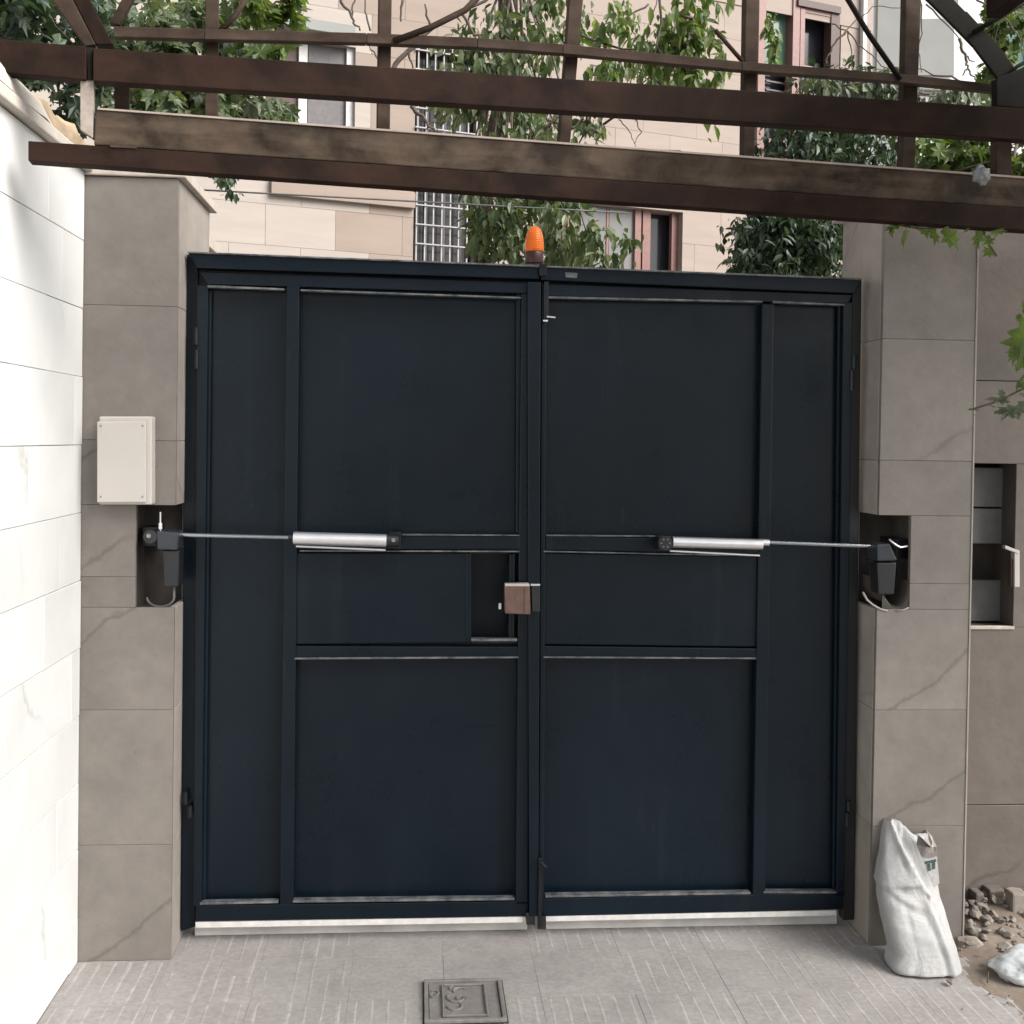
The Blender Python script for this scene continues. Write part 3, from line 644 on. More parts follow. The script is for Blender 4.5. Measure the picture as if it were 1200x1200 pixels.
crod([(300, -20), (275, 20), (252, 42)], .008, .17, m_rust2); crod([(575, -18), (545, 12), (505, 32), (462, 48)], .0095, .15, m_rust2); crod([(838, 35), (870, 72)], .007, .17, m_rust2)
# overhead members running from the lattice toward the viewer, above the picture
for x in (2.5,): box('rafter', (x, -3.2, 3.05), (x+.05, -.6, 3.11), m_rust, cf, .003)
box('rafter_tie', (2.2, -2.2, 3.112), (4.6, -2.15, 3.15), m_rust, cf, .003)
# torn plastic on the beam
def crumple(name, px, py, Y, sx, sz, mat, label, cat, seed, thick=.05):
    c = oY(px, py, Y); bm = bmesh.new(); bmesh.ops.create_icosphere(bm, subdivisions=4, radius=1)
    for v in bm.verts:
        p = v.co; k = 1+.45*noise.noise(p*1.8+Vector((seed, 0, 0)))-.30*abs(noise.noise(p*4+Vector((seed, 3, 0))))
        v.co = Vector((c.x+p.x*sx*k, c.y+p.y*thick*k, c.z+p.z*sz*k))
    return tag(from_bm(name, bm, mat, None, True), label, cat)
crumple('plastic_scrap', 1150, 205, -.63, .026, .030, m_scrap, 'torn scrap of pale plastic caught on the right end of the canopy beam', 'plastic scrap', 4, .012)

# ------------------------------------------------------------------ building behind
FO = Vector((0, 0, 0)); fp = CAM+ray(600, 300)*12.5; FO = Vector((fp.x, fp.y, 0)); FD = Vector((.945, .327, 0)).normalized(); FN = Vector((FD.y, -FD.x, 0))
def fuv(px, py, out=0.0):
    P_ = onP(px, py, FO+FN*out, FN); return (P_-FO).dot(FD), P_.z
def fbox(name, u0, u1, z0, z1, o0, o1, mat, parent, bevel=0):
    f = [FO+FD*u+FN*o1+Vector((0, 0, z)) for u, z in ((u0, z1), (u1, z1), (u1, z0), (u0, z0))]
    return hexa(name, f+[p-FN*(o1-o0) for p in f], mat, parent, bevel)
def fpx(name, a, b, c, d, o0, o1, mat, parent, bevel=0):
    mid = (b+d)/2; U0 = fuv(a, mid, o1)[0]; U1 = fuv(c, mid, o1)[0]
    u0, z1 = fuv(a, b, o1); u1, z0 = fuv(c, d, o1); z1 = (z1+fuv(c, b, o1)[1])/2; z0 = (z0+fuv(a, d, o1)[1])/2
    return fbox(name, U0, U1, z0, z1, o0, o1, mat, parent, bevel)
bd = thing('apartment_building', FO, 'pink and cream travertine clad apartment building behind the gate', 'building')
def fr(a, b, c, d):
    u0, z1 = fuv(a, b); u1, z0 = fuv(c, d); return (u0, u1, z0, z1)
OP = [fr(312, 40, 415, 175), fr(487, 52, 560, 345), fr(640, 232, 798, 350), fr(889, -60, 937, 176), fr(938, 10, 984, 84)]
uL, uR = fuv(-250, 300)[0], fuv(1019, 100)[0]; 
ul, ur = fuv(225, 200)[0], uR
# backing wall: pieces round the openings
def subtract(r, holes):
    out = [r]
    for h in holes:
        nx = []
        for (a, b, c, d) in out:
            if h[0] >= b or h[1] <= a or h[2] >= d or h[3] <= c: nx.append((a, b, c, d)); continue
            if h[0] > a: nx.append((a, h[0], c, d))
            if h[1] < b: nx.append((h[1], b, c, d))
            m0, m1 = max(a, h[0]), min(b, h[1])
            if h[3] < d: nx.append((m0, m1, h[3], d))
            if h[2] > c: nx.append((m0, m1, c, h[2]))
        out = nx
    return [x for x in out if x[1]-x[0] > .012 and x[3]-x[2] > .012]
for r_ in subtract((uL, uR, 0, 13), OP): fbox('wall', r_[0], r_[1], r_[2], r_[3], -.35, 0, m_fgrout, bd)
box_b = fbox('back_wall', uL, uR, 0, 13, -9, -.6, m_fgrout, bd)
uc = fuv(415, 200)[0]; zs_ = [1.6+.40*k for k in range(13)]
for k, z in enumerate(zs_):
    u = ul-(.0 if k % 2 else .35)
    while u < ur:
        wd = .70; mat = m_fcream if u+.35 < uc else (m_ftan if (u-uc < .95) else m_fpink)
        for q_ in subtract((max(u+.0015, ul), min(u+wd-.0015, ur), z+.0015, z+.3985), OP):
            fbox('cladding_slab', *q_, .001, .010+random.uniform(0, .002), mat, bd)
        u += wd
for zz in (6.8, 9.0, 11.0):
    fbox('upper_cladding', uL, uR, zz, zz+2.19 if zz < 11 else 13, .001, .022, m_fpink, bd)
fbox('lower_cladding', uL, uR, 0, 1.59, .001, .022, m_ftan, bd); fbox('side_cladding', uL, ul-.003, 1.6, 6.79, .001, .022, m_fcream, bd)
fpx('string_course', 318, 217, 487, 236, .024, .07, m_ftan, bd, .004)
fpx('window_hood', 317, 22, 417, 35, .024, .16, m_render_g, bd, .004)
w1 = fpx('window', 312, 40, 415, 175, -.22, -.20, m_gl_dark, bd)
fpx('shutter', 312, 42, 350, 175, -.12, -.08, m_frame_d, w1); fpx('frame', 350, 42, 360, 175, -.12, -.04, m_frame_w, w1); fpx('pane', 361, 42, 405, 175, -.10, -.08, m_gl_shut, w1); fpx('frame', 406, 42, 415, 175, -.12, -.04, m_frame_w, w1)
w2 = fpx('barred_window', 487, 52, 560, 345, -.22, -.20, m_gl_dark, bd)
for i in range(8):
    x = 489+9.9*i; fpx('window_bar', x-.7, 52, x+.7, 345, .0, .02, m_wbar, w2)
for j in range(12):
    y = 63+22.5*j; fpx('cross_bar', 487, y-.7, 560, y+.7, .021, .04, m_wbar, w2)
for x in (500, 521, 541): fpx('sash_bar', x-1.5, 52, x+1.5, 345, -.19, -.17, m_gl_shut, w2)
w3 = fpx('glazed_door', 640, 232, 798, 350, -.26, -.24, m_gl_dark, bd)
fpx('side_panel', 640, 234, 664.5, 350, -.15, -.10, m_frame_d, w3)
for a, b, mt in ((665, 669, m_frame_r), (671, 678, m_frame_r), (744, 751, m_frame_r), (753, 762, m_frame_r), (787, 797, m_frame_r)): fpx('frame', a, 234, b, 350, -.14, -.08, mt, w3)
fpx('pane', 678.5, 234, 710, 350, -.13, -.12, m_gl_grey, w3); fpx('mullion', 710.5, 234, 713, 350, -.13, -.11, m_frame_r, w3); fpx('pane', 713.5, 234, 743.5, 350, -.13, -.12, m_gl_grey, w3)
w4 = fpx('window', 889, -60, 937, 176, -.2, -.18, m_gl_dark, bd)
fpx('frame', 889, -60, 897, 176, -.1, .04, m_frame_r, w4); fpx('frame', 929, -60, 937, 176, -.1, .04, m_frame_r, w4); fpx('frame', 897.3, 164, 928.7, 171, -.1, .03, m_frame_r, w4); fpx('sill', 886, 172, 943, 177, .0, .09, m_frame_r, w4)
fpx('pane', 898, -60, 928, 80, -.12, -.10, m_gl_green, w4)  # green reflection in this pane is put into its colour
for y in (87, 96, 106): fpx('louvre', 898, y, 928, y+1.8, -.14, -.10, m_gl_shut, w4)
w5 = fpx('window', 938, 10, 984, 84, -.2, -.18, m_gl_dark, bd)
fpx('frame', 938, 10, 943, 84, -.1, .04, m_frame_r, w5); fpx('frame', 974, 12, 984, 84, -.1, .04, m_frame_d, w5); fpx('lintel', 936, 3, 986, 11, .0, .07, m_frame_d, w5); fpx('frame', 943.3, 12, 973.7, 17, -.1, .03, m_frame_r, w5)
fpx('pipe', 1012, -80, 1016, 130, .03, .09, m_frame_w, bd)
# air conditioner-like vent box is not shown; next building
BY = 15.0
b2 = thing('white_building', oY(1130, 300, BY), 'white and grey rendered building far behind at the upper right', 'building')
def bpx(name, a, b, c, d, Y, th_, mat, par): return slab(name, rect(a, b, c, d), Y, th_, mat, par, 0)
zt_ = 14
def bzbox(name, x0, x1, z0, z1, Y, th_, mat, par): 
    X_0 = oY(x0, 50, Y).x; X_1 = oY(x1, 50, Y).x; return box(name, (X_0, Y, z0), (X_1, Y+th_, z1), mat, par)
bzbox('wall', 985, 1500, 0, zt_, BY, 3, m_render_w, b2)
bzbox('grey_panel', 1028, 1058, oY(1040, 105, BY).z, zt_, BY-.06, .05, m_render_g, b2)
bpx('grey_panel', 1076, 22, 1118, 88, BY-.06, .05, m_render_g, b2); bzbox('grey_panel', 1030, 1058, 0, oY(1040, 108, BY).z, BY-.05, .04, m_render_g, b2)
bzbox('downpipe', 1117, 1122, oY(1120, 20, BY).z, zt_, BY-.12, .1, m_ftan, b2)
for x0, x1 in ((1162, 1180), (1182, 1204), (1206, 1240)): 
    p_ = bpx('window', x0, -30, x1, 84, BY-.03, .02, m_gl_green, b2); bpx('frame', x1-.0, -30, x1+2, 84, BY-.08, .06, m_frame_w, p_)
bzbox('string_course', 985, 1500, oY(1100, 108, BY).z, oY(1100, 100, BY).z, BY-.12, .11, m_render_g, b2)

# ------------------------------------------------------------------ foliage
def leaf_tmpl(kind):
    if kind == 'lobed':
        P = [(0, 0, 0), (.26, .02, .03), (.20, .22, .03), (.52, .34, .0), (.27, .48, .03), (.34, .74, -.02), (.12, .70, .02), (0, 1.05, -.08), (-.12, .70, .02), (-.34, .74, -.02), (-.27, .48, .03), (-.52, .34, 0), (-.20, .22, .03), (-.26, .02, .03), (0, .4, -.03)]
        F = [(14, i, i+1) for i in range(0, 13)]+[(14, 13, 0)]
    else:
        P = [(0, 0, 0), (.20, .25, .04), (.22, .55, .03), (0, 1, -.12), (-.22, .55, .03), (-.20, .25, .04), (0, .5, -.03)]
        F = [(6, i, i+1) for i in range(0, 5)]+[(6, 5, 0)]
    return np.array(P), np.array(F)
TM = {k: leaf_tmpl(k) for k in ('lobed', 'oval')}
def leaves_arrays(C, size, kind, droop=.7, spread=1.0):
    P, F = TM[kind]; n = len(C); C = np.asarray(C)
    az = rng.uniform(0, 2*np.pi, n); el = -droop*rng.uniform(.2, 1.5, n)+rng.normal(0, .35*spread, n)
    y = np.stack([np.cos(az)*np.cos(el), np.sin(az)*np.cos(el), np.sin(el)], -1)
    up = np.stack([rng.normal(0, .5, n), rng.normal(0, .5, n)-.3, np.ones(n)], -1)
    x = np.cross(y, up); x /= np.linalg.norm(x, axis=1)[:, None]; z = np.cross(x, y)
    s = size*rng.uniform(.4, 1.45, n)
    V = C[:, None]+s[:, None, None]*(P[None, :, 0:1]*x[:, None]+P[None, :, 1:2]*y[:, None]+P[None, :, 2:3]*z[:, None])
    FF = F[None]+(np.arange(n)*len(P))[:, None, None]
    return V.reshape(-1, 3), FF.reshape(-1, F.shape[1])
def cloud_pts(blobs):      # clumped points through several uneven volumes (photo px centre, distance plane, half sizes in px)
    out = []
    for px, py, Y, rx, ry, rd, n in blobs:
        c = oY(px, py, Y); k = (oY(px+100, py, Y)-c).length/100
        m = max(3, n//22); cc = []
        while len(cc) < m:
            q_ = rng.uniform(-1, 1, 3)
            if (q_**2).sum() < 1: cc.append(q_)
        cc = np.array(cc); idx = rng.integers(0, m, n); q_ = cc[idx]+rng.normal(0, .17, (n, 3))
        out.append(np.array(c)+q_*np.array([rx*k, rd, ry*k]))
    return np.concatenate(out)
def wob(a, b, n, amp, seed):
    a, b = Vector(a), Vector(b); return [a.lerp(b, i/n)+Vector([amp*noise.noise((i*.45+.3, seed*1.37+.2, j*3.3)) for j in range(3)])*(1 if 0 < i < n else 0) for i in range(n+1)]
def plant(name, label, cat, blobs, size, mat, kind='lobed', droop=.7, trunk=None, twigs=10, group=None, base=None):
    pts = cloud_pts(blobs); b0_ = base if base is not None else oY(blobs[0][0], 700, blobs[0][2]); b0_ = Vector((b0_[0], b0_[1], 0 if base is None else b0_[2]))
    r = thing(name, b0_, label, cat, group)
    V, F = leaves_arrays(pts, size, kind, droop); o = from_arrays('foliage', V, F, mat, r); tag(o, kind='stuff')
    ls = []
    if trunk:
        tubes('trunk', [(wob(trunk[0], trunk[1], 12, .10, 5), [trunk[2]*(1-.6*i/12) for i in range(13)])], m_bark, r, 8)
    for i in range(twigs):
        e = Vector(pts[rng.integers(len(pts))]); s_ = Vector(trunk[0]).lerp(Vector(trunk[1]), rng.uniform(.72, 1)) if trunk else Vector(pts[rng.integers(len(pts))])
        ls.append((wob(s_, e, 6, .12, i), [.012*(1-.12*k)*(.6 if not trunk else 1) for k in range(7)]))
    if ls: tag(tubes('twigs', ls, m_bark, r, 5), kind='stuff')
    return r
plant('climbing_vine', 'dense dark green vine behind the canopy at the upper left corner', 'vine',
      [(40, 20, .9, 90, 70, .35, 500), (30, 90, 1.2, 80, 50, .3, 260), (105, 60, 1.4, 50, 90, .3, 260)], .085, m_lf_dark, 'lobed', .9, twigs=6)
plant('fig_shrub', 'leafy green shrub beside the window left of the middle, behind the canopy rails', 'shrub',
      [(200, 70, 2.2, 80, 80, .5, 900), (275, 60, 2.4, 36, 80, .4, 380), (285, 125, 2.2, 48, 26, .4, 300), (200, 130, 2.0, 60, 30, .4, 300)], .085, m_lf_mid, 'lobed', .9, trunk=(oZ(200, 700, 0)*0+Vector((-.9, 2.3, 0)), oY(215, 60, 2.3), .05), twigs=14)
plant('pale_leaf_branch', 'pale yellow green leaves at the top left between the canopy posts', 'branch', [(310, 20, 2.0, 42, 30, .2, 60), (345, 5, 2.0, 14, 14, .1, 12), (325, 55, 2.0, 22, 20, .2, 20)], .11, m_lf_pale, 'lobed', .8, twigs=3)
plant('pillar_twigs', 'few dark twigs and leaves hanging behind the top of the left pillar', 'plant', [(262, 212, .9, 26, 20, .15, 90), (236, 238, .9, 8, 20, .1, 24)], .04, m_lf_dark, 'oval', 1.0, twigs=0)
plant('courtyard_tree', 'slender leafy tree behind the orange beacon with its trunk near the barred window', 'tree',
      [(600, 90, 4.2, 85, 70, .6, 900), (620, 190, 4.0, 75, 70, .6, 850), (585, 255, 4.0, 40, 60, .5, 500), (640, 270, 3.9, 60, 45, .5, 700), (540, 90, 4.2, 60, 40, .5, 220), (700, 285, 3.6, 45, 28, .3, 160), (620, 20, 4.2, 90, 40, .6, 330)], .085, m_lf_mid, 'oval', 1.2,
      trunk=(Vector((.95, 4.2, 0)), oY(603, -120, 4.2), .09), twigs=30)
plant('hanging_creeper', 'bright green creeper hanging over the top rail right of the middle post', 'creeper',
      [(800, 35, .2, 50, 55, .15, 520), (825, 75, .1, 24, 60, .12, 300), (780, 90, .5, 60, 30, .2, 180), (710, 40, .6, 36, 55, .2, 130), (690, 90, .6, 50, 26, .2, 90)], .050, m_lf_pale, 'oval', 1.3, twigs=10)
plant('drooping_creeper', 'dark green creeper drooping behind the canopy beam right of the middle post', 'creeper',
      [(745, 85, 1.6, 55, 28, .2, 240), (680, 150, 1.6, 50, 22, .2, 130), (770, 110, 1.4, 50, 20, .2, 120)], .055, m_lf_mid, 'oval', 1.3, twigs=10)
plant('window_creeper', 'strand of green leaves hanging in front of the tall red framed window', 'creeper', [(912, 35, 5.0, 14, 50, .1, 90)], .08, m_lf_pale, 'oval', 1.3, twigs=3)
plant('conifer_bush', 'dense dark blue green bush filling the gap left of the right pillar', 'bush',
      [(930, 285, 3.0, 62, 50, .5, 3800), (955, 195, 3.2, 72, 50, .5, 3000), (975, 120, 3.4, 60, 35, .4, 1600), (1010, 160, 3.2, 50, 50, .5, 1200), (905, 312, 2.8, 45, 24, .3, 1100), (965, 265, 3.1, 42, 55, .4, 1900), (905, 262, 3.0, 38, 30, .4, 1000)], .058, m_lf_dark, 'oval', .9,
      trunk=(Vector((2.9, 3.3, 0)), oY(955, 130, 3.3), .06), twigs=20)
plant('pale_bush', 'pale grey green leaves at the left of the facade under the top rail', 'bush', [(215, 60, 2.0, 70, 40, .3, 260), (270, 115, 2.1, 50, 24, .3, 200), (160, 40, 1.8, 40, 40, .3, 120)], .075, m_lf_grey, 'oval', .9, twigs=4)
plant('silvery_shrub', 'grey green shrub top just below the small red framed window', 'shrub', [(990, 100, 3.0, 70, 16, .3, 320), (1120, 112, 3.0, 60, 12, .3, 180)], .075, m_lf_grey, 'oval', 1.1, twigs=8)
plant('wall_vine', 'pale green vine on top of the wall at the far right between the beams', 'vine',
      [(1110, 185, .8, 55, 36, .2, 650), (1170, 175, .6, 50, 50, .2, 500), (1195, 200, .3, 20, 30, .1, 120)], .06, m_lf_pale, 'lobed', 1.1, twigs=8)
plant('roof_vine', 'yellow green vine climbing the building in the top right corner', 'vine', [(1180, 40, 5.0, 22, 60, .2, 260), (1165, 80, 5.0, 18, 18, .2, 60)], .10, m_lf_pale, 'lobed', 1.1, twigs=5)
# countable big leaves near the viewer
def leafy_strand(name, label, cat, stem_px, Y, leaves, mat, size):
    pts = [oY(x, y, Y) for x, y in stem_px]; r = thing(name, pts[0], label, cat)
    tubes('stem', [(pts, .003)], m_bark, r, 6)
    for x, y, s_, dr in leaves:
        V, F = leaves_arrays([np.array(oY(x, y, Y+rng.uniform(-.05, .05)))], size*s_/1.0, 'lobed', dr, .4); o = from_arrays('leaf', V, F, mat, r)
    return r
leafy_strand('vine_strand', 'yellow green vine leaves poking out below the canopy beam over the right pillar', 'vine', [(1040, 262), (1080, 268), (1120, 266)], -.5,
    [(1052, 262, 1.1, .9), (1062, 268, .9, 1.0), (1078, 266, 1, .5), (1092, 266, 1.1, .6), (1105, 268, 1, .7), (1070, 264, .8, .6), (1045, 264, .7, 1)], m_lf_pale, .062)
leafy_strand('dangling_sprig', 'single dangling sprig with a yellow leaf tip at the right edge of the right pillar', 'vine', [(1150, 262), (1155, 280), (1168, 300)], -.5,
    [(1148, 268, .9, 1.2), (1155, 276, .7, 1.3), (1163, 292, .95, 1.3), (1140, 266, .6, 1.2), (1187, 268, .7, .6), (1172, 268, .8, .8)], m_lf_pale, .055)
leafy_strand('grey_sprig', 'blurred grey green sprig reaching in from the right edge in front of the side wall', 'branch', [(1230, 430), (1200, 455), (1170, 470), (1138, 480)], -.9,
    [(1195, 462, .8, .3), (1182, 470, .9, .2), (1170, 466, .9, .5), (1188, 476, .9, .4), (1176, 458, .8, .3), (1200, 470, .9, .5), (1160, 466, .7, .4), (1158, 474, .6, .2), (1146, 480, .6, .2), (1180, 484, .6, .3), (1192, 448, .8, .6), (1140, 486, .4, .2), (1165, 484, .5, .2)], m_lf_grey, .066)
leafy_strand('green_sprig', 'green leaf hanging at the right edge beside the upper side wall', 'branch', [(1215, 350), (1200, 380), (1198, 420)], -.9,
    [(1196, 368, .5, 1.0), (1200, 392, .6, 1.0), (1197, 410, .5, 1.0), (1202, 440, .5, .8), (1196, 425, .6, 1.0), (1199, 352, .6, 1.0), (1203, 372, 1.3, 1.3), (1206, 395, 1.2, 1.3), (1200, 415, .8, 1.3), (1210, 350, 1.2, 1.3), (1198, 385, 1.1, 1.2), (1196, 402, 1.0, 1.3), (1207, 362, 1.1, 1.0), (1202, 430, .8, 1.1)], m_lf_pale, .08)
# unseen vine added above the canopy to shade the wall foot and ground
def add_shade_vine():
    n = 2600; c = np.stack([rng.uniform(2.3, 4.6, n), rng.uniform(-3.4, -.7, n), 3.2+rng.uniform(0, .25, n)], -1)
    c = c[(np.array([noise.noise((a*1.3, b*1.3, 0)) for a, b, _ in c]) > -.25)]
    r = thing('shade_vine', (3.4, -1.5, 3.15), 'unseen green vine added over the right side of the canopy for shade', 'vine'); V, F = leaves_arrays(c, .12, 'lobed', .5)
    tag(from_arrays('foliage', V, F, m_lf_mid, r), kind='stuff'); return r
add_shade_vine()
# bare branches
def bare(label, sets, Y, r0):
    r = thing('bare_branch', oY(*sets[0][0], Y), label, 'branch')
    for i, s_ in enumerate(sets):
        pts = [oY(x, y, Y) for x, y in s_]; P2 = []
        for a, b in zip(pts[:-1], pts[1:]): P2 += wob(a, b, 5, .012, i)[:-1]
        P2.append(pts[-1]); n = len(P2); tubes('branch', [(P2, [r0*(1-.6*k/n)*(1 if i == 0 else .6) for k in range(n)])], m_bark, r, 6)
bare('thin bare branches beside the second canopy post from the left', [[(395, -10), (412, 20), (422, 36)], [(434, 36), (428, 5), (430, -20)], [(455, 80), (440, 65), (432, 52)], [(412, 20), (416, 0), (420, -12)]], -.3, .006)
bare('forking bare branch behind the barred window post', [[(456, 85), (478, 60), (510, 30), (560, 5), (600, -20)], [(472, 0), (470, 25)], [(505, 35), (498, 5)], [(478, 60), (484, 80)], [(540, 15), (556, 42), (566, 40)]], .2, .010)
bare('wiry bare twigs right of the small red framed window', [[(992, 35), (975, 55), (966, 78)], [(992, 35), (1010, 55), (1040, 80), (1056, 95)], [(975, 28), (992, 35), (1022, 8), (1060, 8)], [(992, 35), (998, 60), (998, 80)], [(1078, 0), (1080, 35), (1075, 60), (1080, 85)]], .3, .005)
bare('black budded twig in front of the white building', [[(1124, 45), (1132, 70), (1134, 80), (1143, 94)], [(1134, 80), (1128, 88)], [(1132, 66), (1142, 72)], [(1085, 5), (1124, 45)], [(1144, 0), (1175, 20), (1192, 40), (1200, 70)]], .2, .006)
bare('fine bare twigs hanging over the facade right of the middle post', [[(760, 5), (735, 20), (705, 30)], [(735, 20), (745, 40), (740, 60)], [(745, 140), (752, 155), (743, 168)], [(725, 140), (738, 155), (745, 172)], [(770, 0), (760, 30), (752, 50)]], 1.0, .005)
bare('crossing branch below the middle canopy beam near the barred window', [[(482, 124), (498, 140), (510, 155)], [(510, 140), (500, 150)]], .5, .010)

# ------------------------------------------------------------------ sack, rubble
def sack():
    r = thing('sack', (2.45, -.33, 0), 'white woven plastic sack standing open against the right pillar', 'sack')
    prof = [(1150, 1037, 1121), (1143, 1035, 1121), (1128, 1040, 1118), (1100, 1036, 1112), (1070, 1031, 1106), (1045, 1029.5, 1103), (1025, 1032, 1103), (1005, 1037, 1101), (990, 1040, 1098), (980, 1042, 1098), (968, 1044, 1096)]
    Y = -.40; nu = 144; V = []; F = []; rows = 80; yk = [p[0] for p in prof][::-1]
    for j in range(rows+1):
        t = j/rows; py = 1150-(1150-968)*t; a = np.interp(py, yk, [p[1] for p in prof][::-1]); b = np.interp(py, yk, [p[2] for p in prof][::-1])
        pa, pb = oY(a, py, Y+.07+.09*t), oY(b, py, Y+.07+.09*t); c = (pa+pb)/2; hw = (pb.x-pa.x)/2*.94; c.x += .008; z = .005+t*(oY(1060, 968, Y+.16).z-.005)
        hd = .085*(1-.55*t**1.5)*(.86 if j == 0 else 1)
        lean = .09*t
        for i in range(nu):
            th_ = 2*math.pi*i/nu; cs, sn = math.cos(th_), math.sin(th_)
            ex = .62; x = math.copysign(abs(cs)**ex, cs); y = math.copysign(abs(sn)**ex, sn)
            fold = .007*noise.noise((x*1.3+t*2, t*2.2-x*.8, 1.3))+.006*(.5-abs(noise.noise((x*1.6-t*1.5, t*3.2+x*.9, 5.1)))*1.6)*min(1, t*3)
            dl = (x*.5+.5)-(.10+(1-t)*1.35); up_ = min(1, max(0, (t-.45)*6))
            cr = lambda d, w_: max(0, 1-abs(d)/w_)
            fold += up_*(.012*cr(dl+.03, .09)-(.026*max(0, 1-dl/.34) if dl > 0 else 0))
            if dl < -.04 and t > .60: fold -= .013*min(1, (-.04-dl)*9)*min(1, (t-.60)*25)*cr(t-.76, .17)
            fold += .010*cr(t-.595-.03*x, .035)*(x < .25)-.008*cr(t-.52+.05*x, .06)*(x < .4)+.007*cr(t-.44-.16*abs(x+.1), .05)-.007*cr(t-.37-.14*abs(x-.2), .06)+.004*cr(t-.24+.08*x, .06)
            fold += .008*cr(x-.62+.5*t, .14)*(t < .5)-.006*cr(x-.42+.6*t, .12)*(t < .5)-.004*cr(x+.5-.3*t, .2)
            dz = 0
            if t > .85: dz = -.045*((t-.85)/.15)**1.5*min(1, max(0, (x+.45)*1.6))+.008*noise.noise((x*5, y*3, 2))
            V.append((c.x+x*hw*(1+.0*fold)+fold*.3*cs, c.y+y*hd+lean-(fold if sn < 0 else -fold)*1.0*abs(sn), max(.002, z+dz)))
    for j in range(rows):
        for i in range(nu): F.append((j*nu+i, j*nu+(i+1) % nu, (j+1)*nu+(i+1) % nu, (j+1)*nu+i))
    F.append(tuple(range(nu))[::-1]); from_arrays('sack_body', V, F, m_sack, r, True)
    top = V[-nu:]; tc = np.mean(top, 0); W2 = []; k = len(top)
    for s_, dz in ((.985, -.002), (.9, -.03), (.7, -.055), (.3, -.06)):
        for v in top: W2.append((tc[0]+(v[0]-tc[0])*s_, tc[1]+(v[1]-tc[1])*s_, v[2]+dz+.006*noise.noise((v[0]*50, s_*5, 0))))
    F2 = [(j*k+i, j*k+(i+1) % k, (j+1)*k+(i+1) % k, (j+1)*k+i) for j in range(3) for i in range(k)]+[tuple(3*k+i for i in range(k))]
    from_arrays('sack_lining', W2, F2, m_sack_in, r, True)
    # crumpled folds standing at the right of the mouth
    ps = [(1074, 990), (1077, 979), (1083, 984), (1087, 976), (1092, 981), (1097, 992), (1098, 1006), (1080, 1004)]
    f = [oY(x, y, -.40+.07+.03*math.sin(i*2.3)) for i, (x, y) in enumerate(ps)]; cc_ = sum(f, Vector())/len(f)+Vector((0, -.03, 0)); V4 = [p[:] for p in f]+[(p.lerp(cc_, .55)+Vector((0, -.012*math.cos(i*2.9), 0)))[:] for i, p in enumerate(f)]+[cc_[:]]; n8 = len(f)
    F4 = [(i, (i+1) % n8, n8+(i+1) % n8, n8+i) for i in range(n8)]+[(n8+i, n8+(i+1) % n8, 2*n8) for i in range(n8)]
    o = from_arrays('gathered_neck', V4, F4, m_sack_in, r, False); md = o.modifiers.new('t', 'SOLIDIFY'); md.thickness = .004
    # dark print patch and its marks
    pq = [(1083, 1008), (1098, 1004), (1101, 1035), (1095, 1040), (1087, 1022)]
    f = [oY(x, y, -.385) for x, y in pq]; V3 = [p[:] for p in f]+[(p+Vector((0, .004, 0)))[:] for p in f]; nn = len(f)
    o = from_arrays('printed_patch', V3, [tuple(range(nn))[::-1], tuple(range(nn, 2*nn))]+[(i, (i+1) % nn, nn+(i+1) % nn, nn+i) for i in range(nn)], m_sack, r)
    for q_ in ([(1083, 1010), (1097, 1007), (1097, 1010), (1084, 1013)], [(1087, 1013), (1090, 1012), (1091, 1020), (1088, 1021)], [(1093, 1011), (1096, 1010), (1096, 1018), (1093, 1019)]):
        slab('print_mark', q_, -.3875, .002, m_print, r, 0)
    return r
sack()
crumple('plastic_bag', 1212, 1136, 0, .01, .01, m_bluebag, 'x', 'bag', 2) if False else None
def bag2():
    c = oZ(1212, 1146); bm = bmesh.new(); bmesh.ops.create_icosphere(bm, subdivisions=5, radius=1)
    for v in bm.verts:
        p = v.co; k = 1+.18*noise.noise(p*2+Vector((7, 0, 0)))-.12*abs(noise.noise(p*5)); px = p.x*(1.0 if p.x > 0 else 1+.25*(1-abs(p.z)))
        v.co = Vector((c.x+px*.115*k, c.y+p.y*.10*k, max(.004, .035+p.z*.058*k)))
    return tag(from_bm('plastic_bag', bm, m_bluebag, None, True), 'bluish white plastic bag lying on the dirt at the right edge', 'bag')
bag2()
def rock(px, py, s_, seed, mat=m_stone, flat=.65):
    bm = bmesh.new(); bmesh.ops.create_icosphere(bm, subdivisions=2, radius=1); r = random.Random(seed)
    for v in bm.verts:
        p = v.co; k = 1+.5*noise.noise(p*1.2+Vector((seed*1.7, 0, 0))); v.co = p*k
    for _ in range(7):      # break flat faces off
        n_ = Vector((r.gauss(0, 1), r.gauss(0, 1), r.gauss(0, 1))).normalized(); d_ = r.uniform(.45, .75)
        for v in bm.verts:
            q_ = v.co.dot(n_)
            if q_ > d_: v.co -= n_*(q_-d_)
    rz = r.uniform(0, 6); ca, sa = math.cos(rz), math.sin(rz); asp = r.uniform(.65, 1.0)
    for v in bm.verts:
        x, y, z = v.co.x, v.co.y*asp, v.co.z*flat; v.co = Vector((x*ca-y*sa, x*sa+y*ca, z))*s_
    return bm
dirt_z = lambda x, y: .006+.10*math.exp(-((x-3.05)**2/.16+(y-.02)**2/.035))
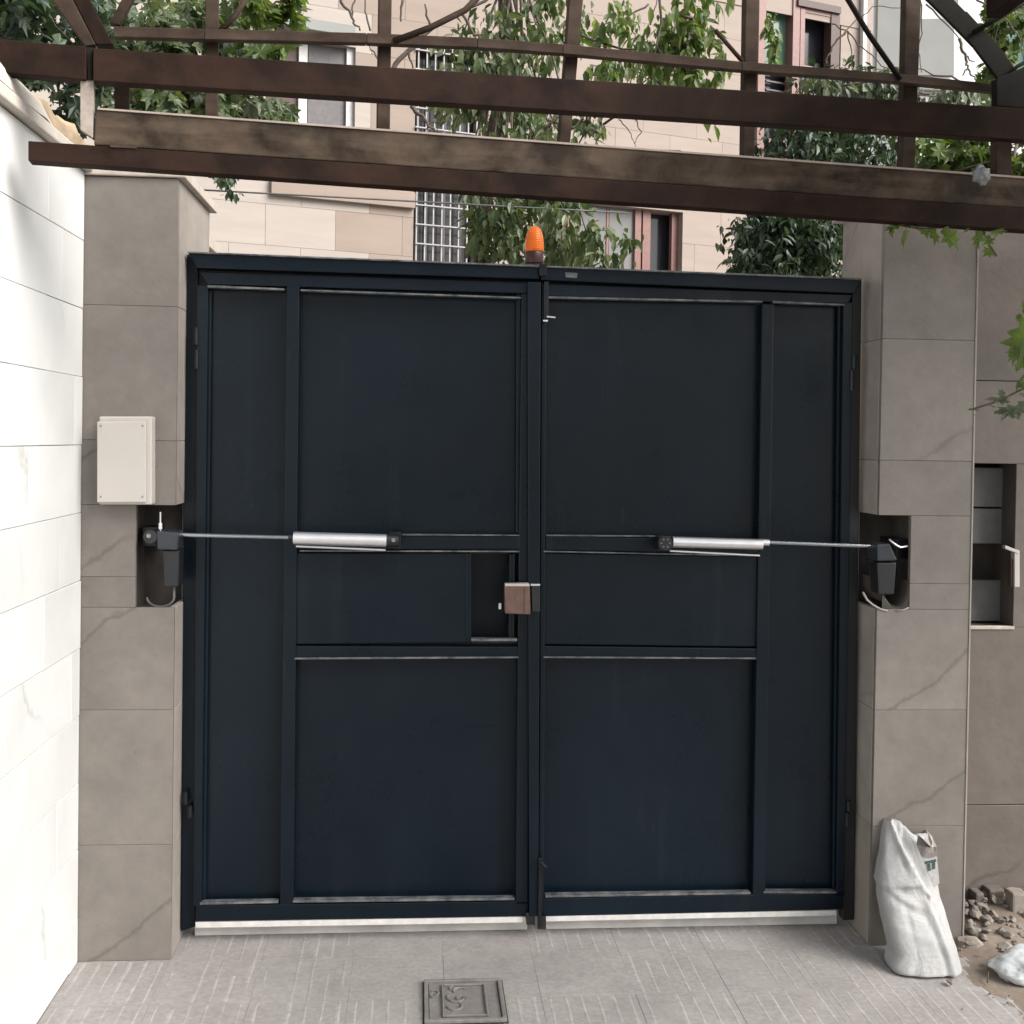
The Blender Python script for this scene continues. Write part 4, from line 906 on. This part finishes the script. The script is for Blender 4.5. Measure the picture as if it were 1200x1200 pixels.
RK = [(1137, 1112, 15, 1, 'pale stone chunk at the front left edge of the rubble heap'), (1158, 1085, 14, 2, 'rounded stone lying in the middle of the rubble heap'), (1183, 1096, 19, 3, 'largest flat faced stone in the rubble heap'),
      (1145, 1092, 13, 4, 'slanting broken slab at the left of the rubble heap'), (1142, 1070, 11, 5, 'pale flat stone at the back left of the rubble heap'), (1178, 1118, 12, 6, 'stone at the front right of the rubble heap'),
      (1160, 1104, 10, 7, 'jagged lump at the centre front of the rubble heap'), (1198, 1108, 11, 8, 'stone at the right picture edge beside the plastic bag'), (1168, 1070, 10, 9, 'small stone at the back of the rubble heap'), (1195, 1080, 11, 10, 'stone lying by the foot of the grey upright block')]
for px, py, r_, sd_, lb in RK:
    p = oY(px, py, .02-(py-1065)/55*.30+.05); s_ = r_/FPX*(p-CAM).length; bm = rock(px, py, s_, sd_)
    for v in bm.verts: v.co += Vector((p.x, p.y, max(p.z, .25*s_)))
    tag(from_bm('rubble_stone', bm, m_stone), lb, 'stone', 'broken stones of the rubble heap')
for px, py, r_, sd_, lb in ((1113, 1155, 5, 21, 'small pebble touching the right foot of the white sack'), (1120, 1100, 7, 22, 'lone stone against the foot of the right pillar'), (1152, 1133, 3, 23, 'tiny dark pebble on bare dirt in front of the rubble')):
    p = oZ(px, py); s_ = r_/FPX*(p-CAM).length; bm = rock(px, py, s_, sd_)
    for v in bm.verts: v.co += Vector((p.x, p.y, .006+.4*s_))
    tag(from_bm('pebble', bm, m_stone), lb, 'pebble')
def rubble():
    bmA = bmesh.new(); V = []; F = []
    for i in range(420):
        x = 3.02+random.gauss(0, .24); y = -.02+random.gauss(0, .11); s_ = random.choice([.006, .008, .012, .018, .025])
        if y > RW-.02 or x < 2.72: 
            if x < 2.62 or y > -.17: continue
        b = rock(0, 0, s_, i+50); z = dirt_z(x, y)+s_*.3; base = len(V)
        V += [(v.co.x+x, v.co.y+y, v.co.z+z) for v in b.verts]; b.verts.index_update(); F += [tuple(base+v.index for v in f.verts) for f in b.faces]; b.free()
    for i in range(700):
        x = random.uniform(2.42, 3.3); y = random.uniform(-1.1, -.1)
        if random.random() > min(1, max(0, (x-2.40)/.35)): continue
        s_ = random.choice([.0015, .002, .003, .004, .006]); b = rock(0, 0, s_, i % 37+900); base = len(V)
        V += [(v.co.x+x, v.co.y+y, v.co.z+.006+s_*.3) for v in b.verts]; b.verts.index_update(); F += [tuple(base+v.index for v in f.verts) for f in b.faces]; b.free()
    tag(from_arrays('rubble', V, F, m_stone), 'loose heap of small broken concrete and grit beside the right pillar', 'rubble', None, 'stuff')
rubble()
for px0, px1, py0, py1, Y, lb in ((1187, 1205, 1047, 1082, -.08, 'grey block standing upright at the right edge against the side wall'), (1160, 1178, 1043, 1070, .0, 'dusty dark block behind the rubble heap'), (1144, 1154, 1047, 1068, .0, 'narrow dark block in the corner behind the rubble heap')):
    f = [oY(x, y, Y) for x, y in rect(px0, py0, px1, py1)]; f[2].z = f[3].z = 0.0
    o = hexa('concrete_block', f+[p+Vector((0, .06, 0)) for p in f], m_rwall if 'dark' in lb else m_stone, None, .008, 2); tag(o, lb, 'block')
tag(tubes('dry_twig', [([oZ(1159, 1130, .012), oZ(1158, 1142, .03), oZ(1157, 1152, .01)], .0022)], m_bark, None, 5), 'small dark dry twig on the dirt in front of the plastic bag', 'twig')
tag(tubes('overhead_cable', [([onP(225+i*85/1.0, 222+i*4.6, (0, 3.5, 0), (0, 1, 0)) for i in range(7)], .006)], m_cable, None, 5), 'thin dark cable running across the facade above the gate', 'cable')
